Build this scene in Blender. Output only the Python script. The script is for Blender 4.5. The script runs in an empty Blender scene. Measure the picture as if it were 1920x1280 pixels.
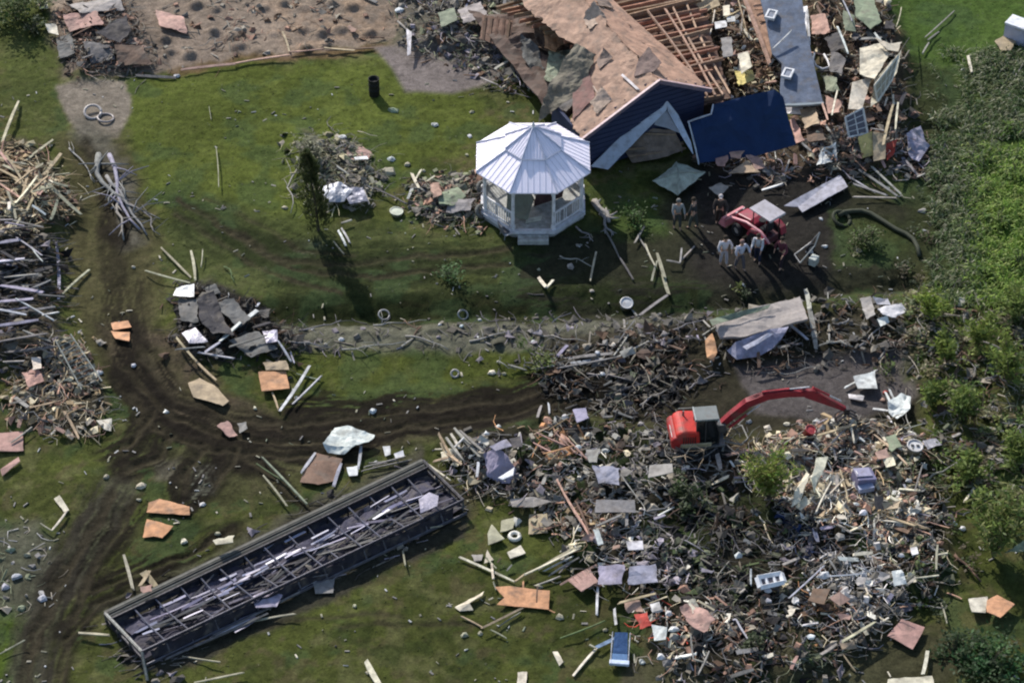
import bpy, bmesh, math, random
import numpy as np
from mathutils import Vector, Matrix, Euler, noise as mn

# ------------------------------------------------------------------ camera, sky, sun
SC = bpy.context.scene
COL = SC.collection
PITCH = math.radians(42); DIST = 110.0; F = 4730.0; PW, PH = 1920, 1280
cp, sp = math.cos(PITCH), math.sin(PITCH)
CAM = Vector((0, -DIST*cp, DIST*sp))
cam_d = bpy.data.cameras.new('camera'); cam = bpy.data.objects.new('camera', cam_d); COL.objects.link(cam)
cam.location = CAM; cam.rotation_euler = (math.pi/2 - PITCH, 0, 0)
cam_d.sensor_width = 36; cam_d.lens = F/PW*36; cam_d.clip_end = 3000; cam_d.clip_start = 1
SC.camera = cam
SUN_EL, SUN_AZ = math.radians(37), math.radians(-28)      # azimuth from +Y, clockwise
w = bpy.data.worlds.new('World'); SC.world = w; w.use_nodes = True
nt = w.node_tree; nt.nodes.clear()
sky = nt.nodes.new('ShaderNodeTexSky'); sky.sky_type = 'NISHITA'; sky.sun_disc = False
sky.sun_elevation = SUN_EL; sky.sun_rotation = SUN_AZ; sky.air_density = 1.0; sky.dust_density = 1.2
bg = nt.nodes.new('ShaderNodeBackground'); bg.inputs[1].default_value = 0.14
wo = nt.nodes.new('ShaderNodeOutputWorld')
nt.links.new(sky.outputs[0], bg.inputs[0]); nt.links.new(bg.outputs[0], wo.inputs[0])
sd = bpy.data.lights.new('sun', 'SUN'); sd.energy = 4.3; sd.angle = math.radians(0.6); sd.color = (1.0, 0.955, 0.9)
sun = bpy.data.objects.new('sun', sd); COL.objects.link(sun)
sdir = Vector((math.sin(SUN_AZ)*math.cos(SUN_EL), math.cos(SUN_AZ)*math.cos(SUN_EL), math.sin(SUN_EL)))
sun.rotation_euler = sdir.to_track_quat('Z', 'Y').to_euler(); sun.location = sdir*60
SC.view_settings.view_transform = 'Standard'; SC.view_settings.look = 'None'
SC.view_settings.exposure = 0.34; SC.view_settings.gamma = 1.0
SC.render.engine = 'CYCLES'; SC.cycles.filter_width = 2.1
SC.cycles.max_bounces = 5; SC.cycles.diffuse_bounces = 2
random.seed(7); rng = np.random.default_rng(11)
R = random.random
def U(a, b): return a + (b-a)*random.random()

# ------------------------------------------------------------------ photo pixel <-> ground
def P(px, py, z=0.0):
    d = Vector(((px-960)/F, cp + sp*(640-py)/F, -sp + cp*(640-py)/F))
    t = (z - CAM.z)/d.z
    return CAM + d*t
def px_of(x, y, z=0.0):
    x = np.asarray(x); y = np.asarray(y)
    dy = y - CAM.y; dz = z - CAM.z
    depth = dy*cp - dz*sp; up = dy*sp + dz*cp
    return 960 + F*x/depth, 640 - F*up/depth

# ------------------------------------------------------------------ numpy noise and masks
def vnoise(x, y, seed=0):
    xi = np.floor(x); yi = np.floor(y); fx = x-xi; fy = y-yi
    fx = fx*fx*(3-2*fx); fy = fy*fy*(3-2*fy)
    def h(a, b):
        v = np.sin(a*127.1 + b*311.7 + seed*74.7)*43758.5453
        return v - np.floor(v)
    return (h(xi, yi)*(1-fx) + h(xi+1, yi)*fx)*(1-fy) + (h(xi, yi+1)*(1-fx) + h(xi+1, yi+1)*fx)*fy
def fbm(x, y, o=4, seed=0):
    s = 0; a = .5; t = 0
    for i in range(o):
        s = s + a*vnoise(x, y, seed+i*3); t += a; a *= .55; x = x*2.03+5.2; y = y*2.03+1.7
    return s/t
def sstep(v): v = np.clip(v, 0, 1); return v*v*(3-2*v)
def seg_dist(X, Y, a, b):
    dx, dy = b[0]-a[0], b[1]-a[1]
    t = np.clip(((X-a[0])*dx + (Y-a[1])*dy)/(dx*dx+dy*dy+1e-9), 0, 1)
    return np.hypot(X-a[0]-t*dx, Y-a[1]-t*dy)
def m_poly(X, Y, poly, soft=15):
    inside = np.zeros(X.shape, bool); d = np.full(X.shape, 1e9)
    n = len(poly)
    for i in range(n):
        a, b = poly[i], poly[(i+1) % n]
        d = np.minimum(d, seg_dist(X, Y, a, b))
        c = ((a[1] > Y) != (b[1] > Y)) & (X < (b[0]-a[0])*(Y-a[1])/((b[1]-a[1]) or 1e-9) + a[0])
        inside ^= c
    return sstep(.5 + np.where(inside, d, -d)/(2*soft))
def m_line(X, Y, pts, wd, soft=6):
    d = np.full(X.shape, 1e9)
    for a, b in zip(pts[:-1], pts[1:]): d = np.minimum(d, seg_dist(X, Y, a, b))
    return sstep(.5 + (wd-d)/(2*soft))

# ------------------------------------------------------------------ debris zones (outline in photo coordinates, mound height)
ZONES = {
 'main':   ([(830,830),(1000,790),(1250,820),(1400,850),(1570,800),(1710,815),(1770,950),(1790,1080),(1650,1170),(1520,1290),(1270,1290),(1180,1110),(1080,1060),(1010,960),(870,890)], .55),
 'east':   ([(1400,830),(1600,800),(1740,830),(1740,1000),(1600,1010),(1480,960)], .35),
 'strip':  ([(520,620),(800,600),(1330,585),(1330,660),(1000,700),(800,655),(540,655)], .12),
 'ridge':  ([(1030,650),(1340,590),(1560,550),(1720,560),(1760,660),(1680,680),(1400,680),(1330,720),(1020,730)], .35),
 'diggerback': ([(1020,700),(1260,680),(1300,800),(1260,850),(1050,820)], .15),
 'houserub': ([(1335,-10),(1425,-10),(1470,160),(1395,185),(1375,120)], .6),
 'eastrub': ([(1500,0),(1660,0),(1700,120),(1690,300),(1520,320),(1480,200),(1545,190)], .8),
 'fronth': ([(1290,290),(1560,250),(1740,260),(1740,330),(1560,330),(1400,340)], .2),
 'logs':   ([(-60,410),(95,400),(115,690),(-60,700)], .8),
 'lumber': ([(-60,270),(60,270),(150,390),(110,430),(-60,440)], .6),
 'leftrub':([(30,690),(150,640),(200,760),(170,810),(20,800)], .3),
 'burnt':  ([(332,545),(395,525),(470,565),(535,620),(545,665),(430,675),(340,665)], .4),
 'cyp':    ([(550,255),(650,250),(700,330),(690,380),(610,385),(560,330)], .35),
 'mid':    ([(770,345),(890,330),(895,410),(800,420)], .25),
 'wreckNW':([(110,20),(230,0),(290,120),(150,140)], .5),
 'north':  ([(740,-20),(1040,-20),(1050,120),(960,170),(880,130),(760,80)], .5),
 'leftgrey':([(-40,990),(60,985),(120,1080),(90,1150),(-40,1150)], .0),
 'creeper':([(1700,560),(1940,560),(1940,910),(1800,930),(1740,800),(1700,680)], .35),
 'pad':    ([(310,-20),(745,-20),(735,70),(540,95),(330,120)], .0),
 'framebase':([(230,1240),(200,1150),(790,850),(890,950),(300,1260)], .0),
}
gx = np.concatenate([[-400,-220,-120,-70,-45,-36], np.arange(-31, 31.01, .1), [36,45,70,120,220,400]])
gy = np.concatenate([[-400,-220,-120,-70,-40,-28], np.arange(-23, 31.01, .1), [36,45,70,120,220,400]])
GX, GY = np.meshgrid(gx, gy)
QX, QY = px_of(np.clip(GX, -45, 45), np.clip(GY, -28, 45))
wx = QX + (fbm(GX*.9, GY*.9, 4, 21)-.5)*46; wy = QY + (fbm(GX*.9, GY*.9, 4, 33)-.5)*34
hx = QX + (fbm(GX*2, GY*2, 3, 5)-.5)*14; hy = QY + (fbm(GX*2, GY*2, 3, 8)-.5)*10
tx = QX + (fbm(GX*.7, GY*.7, 3, 15)-.5)*22; ty = QY + (fbm(GX*.7, GY*.7, 3, 18)-.5)*18

TRACKS = [  # wheel and crawler tracks: line, half width px, depth
 ([(235,690),(300,765),(400,810),(520,830),(650,822),(820,795),(1000,762),(1240,735)], 5, .10),
 ([(215,720),(290,800),(400,845),(520,858),(640,850)], 5, .10),
 ([(260,670),(330,745),(440,785),(560,795),(700,780),(860,760),(1020,735)], 4, .08),
 ([(400,420),(500,478),(640,500),(800,478),(960,465)], 4, .07),
 ([(340,380),(460,450),(560,505),(700,522),(860,500),(960,492)], 4, .07),
 ([(330,400),(430,470),(540,525),(640,545)], 3, .05),
 ([(380,370),(470,410),(560,470),(660,480)], 3, .05),
 ([(210,930),(150,1030),(90,1130),(45,1290)], 9, .055),
 ([(250,950),(190,1040),(140,1140),(110,1290)], 7, .05),
 ([(300,1085),(190,1130),(120,1200)], 4, .08), ([(430,1000),(300,1062),(170,1110)], 5, .12),
 ([(320,820),(290,860),(240,880)], 7, .10), ([(285,780),(250,830),(210,845)], 6, .10),
 ([(380,840),(350,880),(340,920)], 6, .08), ([(440,840),(425,880),(400,915)], 6, .08),
 ([(250,740),(262,800),(235,850)], 5, .06), ([(450,860),(520,900),(560,940)], 5, .06),
 ([(160,270),(200,340),(215,430)], 4, .06), ([(640,1180),(760,1165),(900,1170)], 3, .04),
 ([(480,1175),(600,1160),(760,1150)], 3, .04),
]
def height():
    h = (fbm(GX*.35, GY*.35, 3, 2)-.5)*.25 + (fbm(GX*2.2, GY*2.2, 3, 9)-.5)*.10
    for k, (poly, mh) in ZONES.items():
        if mh > 0:
            m = m_poly(hx, hy, poly, 30)
            h += m*mh*(.35 + 1.1*fbm(GX*1.0, GY*1.0, 3, len(k)))
            h += m*(fbm(GX*4, GY*4, 2, 4)-.5)*.16
    for pts, wd, dp in TRACKS:
        a = m_line(tx, ty, pts, wd*.8, 4); b = m_line(tx, ty, pts, wd*2.3, 6)
        k_ = .5 + .9*fbm(GX*1.1, GY*1.1, 2, 71); h += (-dp*.75*a + dp*.3*(b-a))*k_ + b*(fbm(GX*5, GY*5, 2, 14)-.5)*.07
    # bank above the ditch that crosses the lawn
    h += -.55*m_line(hx, hy, [(500,590),(800,585),(1250,575),(1700,530)], 14, 26)
    # rows of low round mounds on the dirt pad
    for r, yy in enumerate((-30, 12, 62, 92)):
        for c in range(13):
            cx = 300 + c*42 + (r % 2)*20 + (r*37 % 11) + (c*29+r*13) % 17 - 8; cy = yy - (c-6)*1.2 + (c*23+r*7) % 15 - 7
            if cy > 128 - (cx-330)*.09 - 12 and cx > 320: continue
            X0 = P(cx, cy); d = np.hypot(GX-X0.x, GY-X0.y)
            if (c*7+r*11) % 9 in (2, 5): continue
            h += (.11+.20*((c*31+r*17) % 7)/6)*np.exp(-(d/(.26+.1*((c*13+r*5) % 5)/4))**4)
    # soften lumps on the slab and on the mud pool
    for poly in ([(715,90),(960,95),(975,140),(850,175),(760,170)], [(105,160),(240,155),(245,215),(215,250),(150,250)], [(1390,690),(1690,670),(1700,750),(1580,785),(1420,765)]):
        m = m_poly(QX, QY, poly, 8); h = h*(1-m) + m*0.0
    # house stands on a level plot
    m = m_poly(QX, QY, [(1090,330),(1300,340),(1560,250),(1500,-60),(1020,-60)], 20); h = h*(1-m*.9)
    far = np.clip((np.maximum(np.abs(GX)-32, np.abs(GY-4)-30))/20, 0, 1)
    return h*(1-far)
GH = height()
fine_x0, fine_y0 = -31.0, -23.0
GHf = GH[6:-6, 6:-6]
def gh(x, y):
    u = min(max((x-fine_x0)/.1, 0), GHf.shape[1]-2); v = min(max((y-fine_y0)/.1, 0), GHf.shape[0]-2)
    i, j = int(u), int(v); a, b = u-i, v-j
    return float((GHf[j, i]*(1-a)+GHf[j, i+1]*a)*(1-b) + (GHf[j+1, i]*(1-a)+GHf[j+1, i+1]*a)*b)
def G(px, py, dz=0.0):          # point on the terrain (plus dz) seen at this place of the photograph
    z = 0.0
    for _ in range(4):
        p = P(px, py, z); z = gh(p.x, p.y) + dz
    return P(px, py, z)

# ------------------------------------------------------------------ ground colours (albedo, with some shade painted in)
def lin(r, g, b): return np.array([((c/255)/12.92 if c/255 <= .04045 else ((c/255+.055)/1.055)**2.4) for c in (r, g, b)])
n1 = fbm(GX*.5, GY*.5, 4, 41); n2 = fbm(GX*1.8, GY*1.8, 4, 51); n3 = fbm(GX*5, GY*5, 3, 61)
C = np.zeros(GX.shape+(3,))
grassA, grassB, grassC = np.array((.070,.080,.025)), np.array((.086,.100,.028)), np.array((.088,.076,.042))
C[:] = grassA
def lay(mask, col, amt=1.0):
    m = (np.clip(mask*amt, 0, 1))[..., None]; C[:] = C*(1-m) + np.array(col)*m
lay(sstep((n1-.42)*5), grassB, .9); lay(sstep((n2-.52)*6), grassC, .75); lay(sstep((fbm(GX*1.1, GY*1.1, 3, 19)-.56)*8), (.115,.118,.052), .7); lay(sstep((fbm(GX*.9, GY*.9, 3, 29)-.57)*8), (.042,.056,.017), .7)
lay(m_poly(wx, wy, [(230,140),(700,110),(900,190),(900,240),(760,330),(560,450),(420,430),(250,380)], 22), (.086,.107,.024), .85)
lay(m_poly(wx, wy, [(560,650),(1010,650),(1000,730),(640,790),(560,760)], 15), (.080,.097,.022), .6)
lay(m_poly(wx, wy, [(1640,-40),(2000,-40),(2000,230),(1760,230),(1690,120)], 20), (.055,.100,.024), .8)
lay(m_poly(wx, wy, [(0,180),(0,-60),(110,-60),(110,120),(120,260),(60,260)], 20), (.07,.085,.028), .7)
lay(m_poly(wx, wy, [(0,1120),(60,1130),(60,1290),(-60,1290)], 20), (.07,.11,.018), .8)
MUD = (.095,.080,.066); DARK = (.040,.037,.031); SILT = (.16,.14,.135)
lay(m_poly(wx, wy, [(90,-60),(770,-60),(745,75),(540,100),(330,130),(120,140)], 8), (.235,.185,.165))
lay(m_poly(wx, wy, [(470,-60),(770,-60),(745,75),(540,100)], 25)*sstep((n2-.4)*4), (.27,.19,.15), .7)
lay(m_poly(wx, wy, [(90,60),(330,60),(330,130),(120,150)], 15), (.15,.12,.11), .6)
lay(m_line(wx, wy, [(330,133),(540,104),(740,86)], 7, 6), (.15,.09,.06), .7)
lay(m_poly(QX, QY, [(700,88),(980,70),(985,140),(930,155),(850,175),(760,172),(735,130)], 6), (.20,.17,.18))
lay(m_poly(wx, wy, [(740,-60),(1060,-60),(1060,120),(960,150),(750,90)], 12), (.15,.13,.125), .8)
lay(m_poly(hx, hy, [(104,162),(150,150),(238,152),(246,210),(218,262),(150,255),(118,205)], 5), (.20,.17,.155))
lay(m_poly(wx, wy, [(110,250),(230,250),(300,420),(300,640),(180,700),(120,560),(115,400)], 25), (.068,.060,.034), .85)
lay(m_line(wx, wy, [(170,250),(215,330),(245,440)], 24, 14), (.12,.11,.10), .8)
lay(m_poly(wx, wy, [(190,610),(330,620),(430,740),(560,790),(660,815),(640,855),(420,860),(300,800),(220,740)], 16)*(.55+.6*fbm(GX*1.1, GY*1.1, 3, 66)), (.075,.058,.045), .95)
lay(m_line(wx, wy, [(640,830),(800,800),(1000,765),(1250,735)], 30, 14), (.070,.056,.042), .85)
lay(m_poly(wx, wy, [(240,820),(420,850),(640,850),(560,930),(420,950),(330,930)], 22), (.075,.07,.04), .7)
lay(m_poly(hx, hy, [(365,875),(412,868),(402,928),(352,938)], 5), (.19,.19,.17), .8)
lay(m_poly(wx, wy, [(290,860),(340,860),(330,905),(285,900)], 10), (.15,.13,.12), .6)
lay(m_line(wx, wy, [(220,925),(140,1050),(80,1160),(50,1300)], 36, 14), (.10,.095,.08), .6)
lay(m_poly(wx, wy, [(-60,980),(70,975),(130,1080),(70,1160),(-60,1140)], 16), (.10,.10,.085), .8)
lay(m_poly(wx, wy, [(430,370),(600,420),(1000,440),(1180,380),(1300,440),(1300,600),(560,600),(330,540),(300,420)], 22), (.062,.075,.03), .7)
lay(m_poly(wx, wy, [(470,470),(600,450),(620,490),(500,500)], 14), (.12,.125,.105), .6)
lay(m_poly(wx, wy, [(330,560),(560,560),(900,540),(1330,520),(1330,610),(560,622),(520,620)], 16), (.025,.027,.012), .92)
lay(m_poly(wx, wy, [(960,440),(1200,420),(1310,300),(1560,330),(1720,380),(1720,545),(1480,570),(1200,610),(960,560)], 24), (.030,.030,.022), .92)
lay(m_poly(wx, wy, [(1290,300),(1560,320),(1600,440),(1560,540),(1300,540)], 26), (.027,.024,.025), .9)  # dark mud, its shadows deepened through the ground colour
lay(m_poly(wx, wy, [(1560,390),(1700,420),(1710,490),(1580,500)], 14), (.055,.075,.024), .6)
lay(m_poly(wx, wy, [(1120,380),(1220,370),(1250,440),(1150,450)], 14), (.055,.09,.024), .7)
lay(m_poly(wx, wy, [(520,612),(800,612),(1320,590),(1320,640),(1000,665),(560,660)], 12), (.15,.145,.13), .8)
lay(m_poly(wx, wy, [(1030,640),(1340,600),(1720,570),(1760,660),(1720,800),(1280,830),(1040,760)], 20), (.036,.031,.025), .93)
lay(m_poly(hx, hy, [(1375,690),(1560,672),(1710,660),(1720,745),(1590,790),(1420,775)], 8), (.105,.092,.10), 1)
for k in ('main', 'east'): lay(m_poly(wx, wy, ZONES[k][0], 26), (.030,.026,.022), .95)
lay(m_poly(wx, wy, ZONES['main'][0], 18)*sstep((fbm(GX*.8, GY*.8, 3, 91)-.5)*8), (.035,.045,.018), .7)
lay(m_poly(hx, hy, [(1280,830),(1400,830),(1440,880),(1360,930),(1270,880)], 14), (.09,.065,.048), .9)
lay(m_poly(wx, wy, [(870,885),(1000,900),(1000,930),(880,940)], 10), (.085,.068,.05), .9)
lay(m_poly(wx, wy, ZONES['creeper'][0], 18), (.070,.076,.030), .9); lay(m_poly(wx, wy, ZONES['creeper'][0], 18)*sstep((fbm(GX*1.2, GY*1.2, 3, 97)-.5)*8), (.10,.125,.032), .8)
lay(m_poly(wx, wy, [(1750,150),(1960,150),(1960,600),(1760,570)], 24), (.058,.080,.028), .9)
lay(m_poly(wx, wy, [(1850,280),(1960,250),(1960,600),(1800,560)], 30), (.095,.165,.028), .9)
lay(m_poly(wx, wy, [(1670,110),(1790,130),(1790,560),(1700,500),(1690,300)], 22), (.030,.036,.018), .85)  # shadow left of the undergrowth, painted into the ground colour
lay(m_poly(wx, wy, [(1480,1150),(1700,1150),(1830,1210),(1760,1300),(1430,1300)], 18), (.070,.066,.042), .9)
lay(m_poly(wx, wy, [(1180,1230),(1260,1180),(1330,1300),(1170,1300)], 14), (.08,.072,.055), .7)
for k in ('logs','lumber','leftrub','burnt'): lay(m_poly(wx, wy, ZONES[k][0], 12), (.075,.062,.052) if k != 'burnt' else (.032,.028,.030), .9)
lay(m_poly(wx, wy, [(1190,-60),(1440,-60),(1450,200),(1300,200)], 10), (.05,.036,.028), .95)
for k in ('houserub','eastrub','fronth'): lay(m_poly(wx, wy, ZONES[k][0], 14), (.075,.055,.045), .95)
lay(m_poly(wx, wy, [(560,250),(700,300),(700,380),(600,390)], 14), (.10,.09,.075), .8)
lay(m_poly(wx, wy, [(620,290),(700,300),(720,330),(650,335)], 10), (.12,.09,.07), .7)
lay(m_poly(wx, wy, ZONES['mid'][0], 10), (.07,.065,.05), .6)
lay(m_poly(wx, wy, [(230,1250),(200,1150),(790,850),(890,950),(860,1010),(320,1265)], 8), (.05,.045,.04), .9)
lay(m_line(wx, wy, [(195,1135),(500,995),(780,855)], 12, 8), (.12,.11,.09), .6)
def m_streak(pts, wd, seed):
    d = np.full(tx.shape, 1e9); sg = np.zeros(tx.shape); al = np.zeros(tx.shape); acc = 0
    for a, b in zip(pts[:-1], pts[1:]):
        e = seg_dist(tx, ty, a, b); dx, dy = b[0]-a[0], b[1]-a[1]; L_ = math.hypot(dx, dy)
        cr = ((tx-a[0])*dy - (ty-a[1])*dx)/L_; t_ = np.clip(((tx-a[0])*dx + (ty-a[1])*dy)/L_, 0, L_) + acc
        m_ = e < d; d = np.where(m_, e, d); sg = np.where(m_, cr, sg); al = np.where(m_, t_, al); acc += L_
    st = fbm(sg/5.0, al/70.0, 3, seed); fade = sstep(1.15 - d/wd + (fbm(al/60, sg/20, 2, seed+5)-.5)*1.2)
    return fade*sstep((st-.37)*9)
for i, (pts, wd, dp) in enumerate(TRACKS):
    if wd >= 4: lay(m_streak(pts, 20+wd*3.0, i+3), (.028,.034,.015) if i in (3,4) else (.017,.014,.011), .95)
for i, (pts, wd) in enumerate([([(230,640),(250,720),(330,790),(470,825),(640,832),(900,775),(1240,725)],46), ([(560,765),(800,760),(1100,735)],26), ([(440,440),(620,495),(820,485),(980,480)],40), ([(350,400),(520,500),(700,560)],40),
    ([(215,430),(225,560),(235,680)],46), ([(200,930),(140,1040),(70,1170),(50,1290)],52), ([(300,820),(270,870),(230,885)],26), ([(420,850),(380,910),(350,940)],30), ([(560,560),(900,560),(1300,545)],34), ([(470,870),(540,920)],20), ([(1020,720),(1150,700),(1260,690)],40)]):
    lay(m_streak(pts, wd*1.25, 40+i), (.026,.034,.013) if i in (2,3,8) else (.045,.040,.034) if i == 5 else (.015,.012,.010), .88 if i in (2,3,8) else (.7 if i in (4,5) else .96))
for i, (pts, wd, dp) in enumerate(TRACKS): lay(m_line(tx, ty, pts, wd*1.3, 5)*(.4+.9*fbm(GX*.9, GY*.9, 3, 81)), (.05,.042,.030), .8)
C *= (.55 + .40*n2 + .24*n3)[..., None]
C *= (.8 + .4*fbm(GX*.25, GY*.25, 2, 77))[..., None]
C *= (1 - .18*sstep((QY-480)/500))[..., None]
C[..., 2] *= .86
_g = sstep((fbm(GX*.6, GY*.6, 3, 87)-.52)*7)[..., None]*(C[..., 1:2] > C[..., 0:1]*1.05); C = C*(1-_g*.45) + np.array((.040,.066,.026))*_g*.45

# ------------------------------------------------------------------ mesh helpers
MATS = {}
class MB:
    def __init__(s): s.v = []; s.f = []; s.c = []
    def add(s, vs, fs, col):
        o = len(s.v); s.v += [tuple(p) for p in vs]; s.f += [tuple(i+o for i in f) for f in fs]; s.c += [col]*len(fs)
    def box(s, c, size, rot=None, col=(.5,.5,.5), taper=(1, 1)):
        hx_, hy_, hz_ = size[0]/2, size[1]/2, size[2]/2; M = rot if rot is not None else Matrix()
        M = M.to_3x3() if len(M) == 4 else M
        vs = []
        for z in (-1, 1):
            t = taper if z > 0 else (1, 1)
            for x, y in ((-1,-1),(1,-1),(1,1),(-1,1)):
                vs.append(Vector(c) + M @ Vector((x*hx_*t[0], y*hy_*t[1], z*hz_)))
        s.add(vs, [(3,2,1,0),(4,5,6,7),(0,1,5,4),(1,2,6,5),(2,3,7,6),(3,0,4,7)], col)
    def tube(s, pts, r0, r1=None, col=(.5,.5,.5), n=7):
        r1 = r0 if r1 is None else r1; pts = [Vector(p) for p in pts]; vs = []; fs = []; k = len(pts)
        for i, p in enumerate(pts):
            d = (pts[min(i+1, k-1)] - pts[max(i-1, 0)]).normalized()
            a = d.orthogonal().normalized() if abs(d.z) > .95 else d.cross(Vector((0,0,1))).normalized(); b = d.cross(a)
            r = r0 + (r1-r0)*i/max(k-1, 1)
            for j in range(n):
                t = 2*math.pi*j/n; vs.append(p + a*math.cos(t)*r + b*math.sin(t)*r)
        for i in range(k-1):
            for j in range(n): fs.append((i*n+j, i*n+(j+1) % n, (i+1)*n+(j+1) % n, (i+1)*n+j))
        fs.append(tuple(range(n-1, -1, -1))); fs.append(tuple((k-1)*n+j for j in range(n)))
        s.add(vs, fs, col)
    def lathe(s, c, prof, col, n=16):
        vs = []; fs = []; k = len(prof); c = Vector(c)
        for r, z in prof:
            for j in range(n):
                t = 2*math.pi*j/n; vs.append(c + Vector((r*math.cos(t), r*math.sin(t), z)))
        for i in range(k-1):
            for j in range(n): fs.append((i*n+j, i*n+(j+1) % n, (i+1)*n+(j+1) % n, (i+1)*n+j))
        fs.append(tuple(range(n-1, -1, -1))); fs.append(tuple((k-1)*n+j for j in range(n)))
        s.add(vs, fs, col)
    def prism(s, prof, y0, y1, col, M=None):      # profile in x,z pulled along y
        M = M or Matrix(); n = len(prof)
        vs = [M @ Vector((x, y0, z)) for x, z in prof] + [M @ Vector((x, y1, z)) for x, z in prof]
        fs = [(i, (i+1) % n, n+(i+1) % n, n+i) for i in range(n)] + [tuple(range(n-1, -1, -1)), tuple(range(n, 2*n))]
        s.add(vs, fs, col)
    def build(s, name, mat, parent=None, bevel=0, smooth=False, center=None):
        me = bpy.data.meshes.new(name)
        vs = s.v
        if center is None and parent is None:
            a = np.array(vs); center = Vector(((a[:,0].min()+a[:,0].max())/2, (a[:,1].min()+a[:,1].max())/2, a[:,2].min()))
        if parent is None: vs = [(v[0]-center[0], v[1]-center[1], v[2]-center[2]) for v in vs]
        me.from_pydata(vs, [], s.f)
        ca = me.color_attributes.new('Col', 'FLOAT_COLOR', 'CORNER')
        arr = np.ones((len(me.loops), 4), np.float32); cnt = [len(f) for f in s.f]
        arr[:, :3] = np.repeat(np.array(s.c, np.float32)[:, :3], cnt, axis=0)
        ca.data.foreach_set('color', arr.ravel())
        me.materials.append(MATS[mat])
        if smooth: me.polygons.foreach_set('use_smooth', [True]*len(me.polygons))
        me.validate(); me.update()
        o = bpy.data.objects.new(name, me); COL.objects.link(o)
        if parent is not None: o.parent = parent
        else: o.location = center
        if bevel:
            b = o.modifiers.new('bevel', 'BEVEL'); b.width = bevel; b.segments = 2; b.limit_method = 'ANGLE'
        return o
def tag(o, label=None, cat=None, group=None, kind=None):
    if label: o['label'] = label
    if cat: o['category'] = cat
    if group: o['group'] = group
    if kind or cat: o['kind'] = kind or 'thing'
    return o
def empty(name, loc, rz=0, label=None, cat=None, group=None):
    o = bpy.data.objects.new(name, None); COL.objects.link(o); o.location = loc; o.rotation_euler = (0, 0, rz); o.empty_display_size = .3
    return tag(o, label, cat, group)

# ------------------------------------------------------------------ materials (each takes its colour from the mesh, plus procedural wear)
def make_mat(name, rough=.8, metal=0, nscale=3, namt=.35, stretch=(1,1,1), bump=.3, bscale=12, fine=None, trans=0, spec=.3):
    m = bpy.data.materials.new(name); m.use_nodes = True; nt = m.node_tree; N = nt.nodes; L = nt.links
    b = N['Principled BSDF']; b.inputs['Roughness'].default_value = rough; b.inputs['Metallic'].default_value = metal
    b.inputs['Specular IOR Level'].default_value = spec
    at = N.new('ShaderNodeAttribute'); at.attribute_name = 'Col'
    tc = N.new('ShaderNodeTexCoord'); mp = N.new('ShaderNodeMapping'); mp.inputs['Scale'].default_value = stretch
    oi = N.new('ShaderNodeObjectInfo'); ad = N.new('ShaderNodeVectorMath'); ad.operation = 'ADD'
    sc = N.new('ShaderNodeMath'); sc.operation = 'MULTIPLY'; sc.inputs[1].default_value = 37.0
    L.new(oi.outputs['Random'], sc.inputs[0]); L.new(tc.outputs['Object'], ad.inputs[0]); L.new(sc.outputs[0], ad.inputs[1])
    L.new(ad.outputs[0], mp.inputs[0])
    no = N.new('ShaderNodeTexNoise'); no.inputs['Scale'].default_value = nscale; no.inputs['Detail'].default_value = 6; no.inputs['Roughness'].default_value = .65
    L.new(mp.outputs[0], no.inputs[0])
    mr = N.new('ShaderNodeMapRange'); mr.inputs[1].default_value = .3; mr.inputs[2].default_value = .7
    mr.inputs[3].default_value = 1-namt; mr.inputs[4].default_value = 1+namt*.6
    L.new(no.outputs[0], mr.inputs[0])
    mx = N.new('ShaderNodeVectorMath'); mx.operation = 'SCALE'; L.new(at.outputs['Color'], mx.inputs[0]); L.new(mr.outputs[0], mx.inputs['Scale'])
    out = mx.outputs[0]
    if fine:   # blotches of dirt
        n2 = N.new('ShaderNodeTexNoise'); n2.inputs['Scale'].default_value = fine[0]; n2.inputs['Detail'].default_value = 5
        L.new(ad.outputs[0], n2.inputs[0]); cr = N.new('ShaderNodeMapRange'); cr.inputs[1].default_value = .5; cr.inputs[2].default_value = .72; cr.inputs[4].default_value = fine[1]
        L.new(n2.outputs[0], cr.inputs[0]); mi = N.new('ShaderNodeMix'); mi.data_type = 'RGBA'; mi.inputs[7].default_value = (*fine[2], 1)
        L.new(cr.outputs[0], mi.inputs[0]); L.new(out, mi.inputs[6]); out = mi.outputs[2]
    L.new(out, b.inputs['Base Color'])
    if bump:
        nb = N.new('ShaderNodeTexNoise'); nb.inputs['Scale'].default_value = bscale; nb.inputs['Detail'].default_value = 5; L.new(mp.outputs[0], nb.inputs[0])
        bp = N.new('ShaderNodeBump'); bp.inputs['Strength'].default_value = bump; bp.inputs['Distance'].default_value = .05
        L.new(nb.outputs[0], bp.inputs['Height']); L.new(bp.outputs[0], b.inputs['Normal'])
    MATS[name] = m; return m
make_mat('wood', .85, 0, 3, .45, (1,1,1), .3, 14, (2.5, .5, (.10,.085,.065)))
make_mat('sheet', .8, 0, 2.5, .38, (1,1,1), .45, 6, (2.4, .6, (.13,.11,.09)))
make_mat('metal', .5, .3, 2.5, .35, (1,1,1), .3, 8, (3, .5, (.10,.08,.07)), spec=.5)
make_mat('paint', .4, 0, 2.5, .18, (1,1,1), .08, 10, (3.5, .45, (.13,.10,.08)), spec=.5)
make_mat('fabric', .95, 0, 5, .2, (1,1,1), .4, 16)
make_mat('leaf', .6, 0, 2, .4, (1,1,1), 0, 5)
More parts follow.
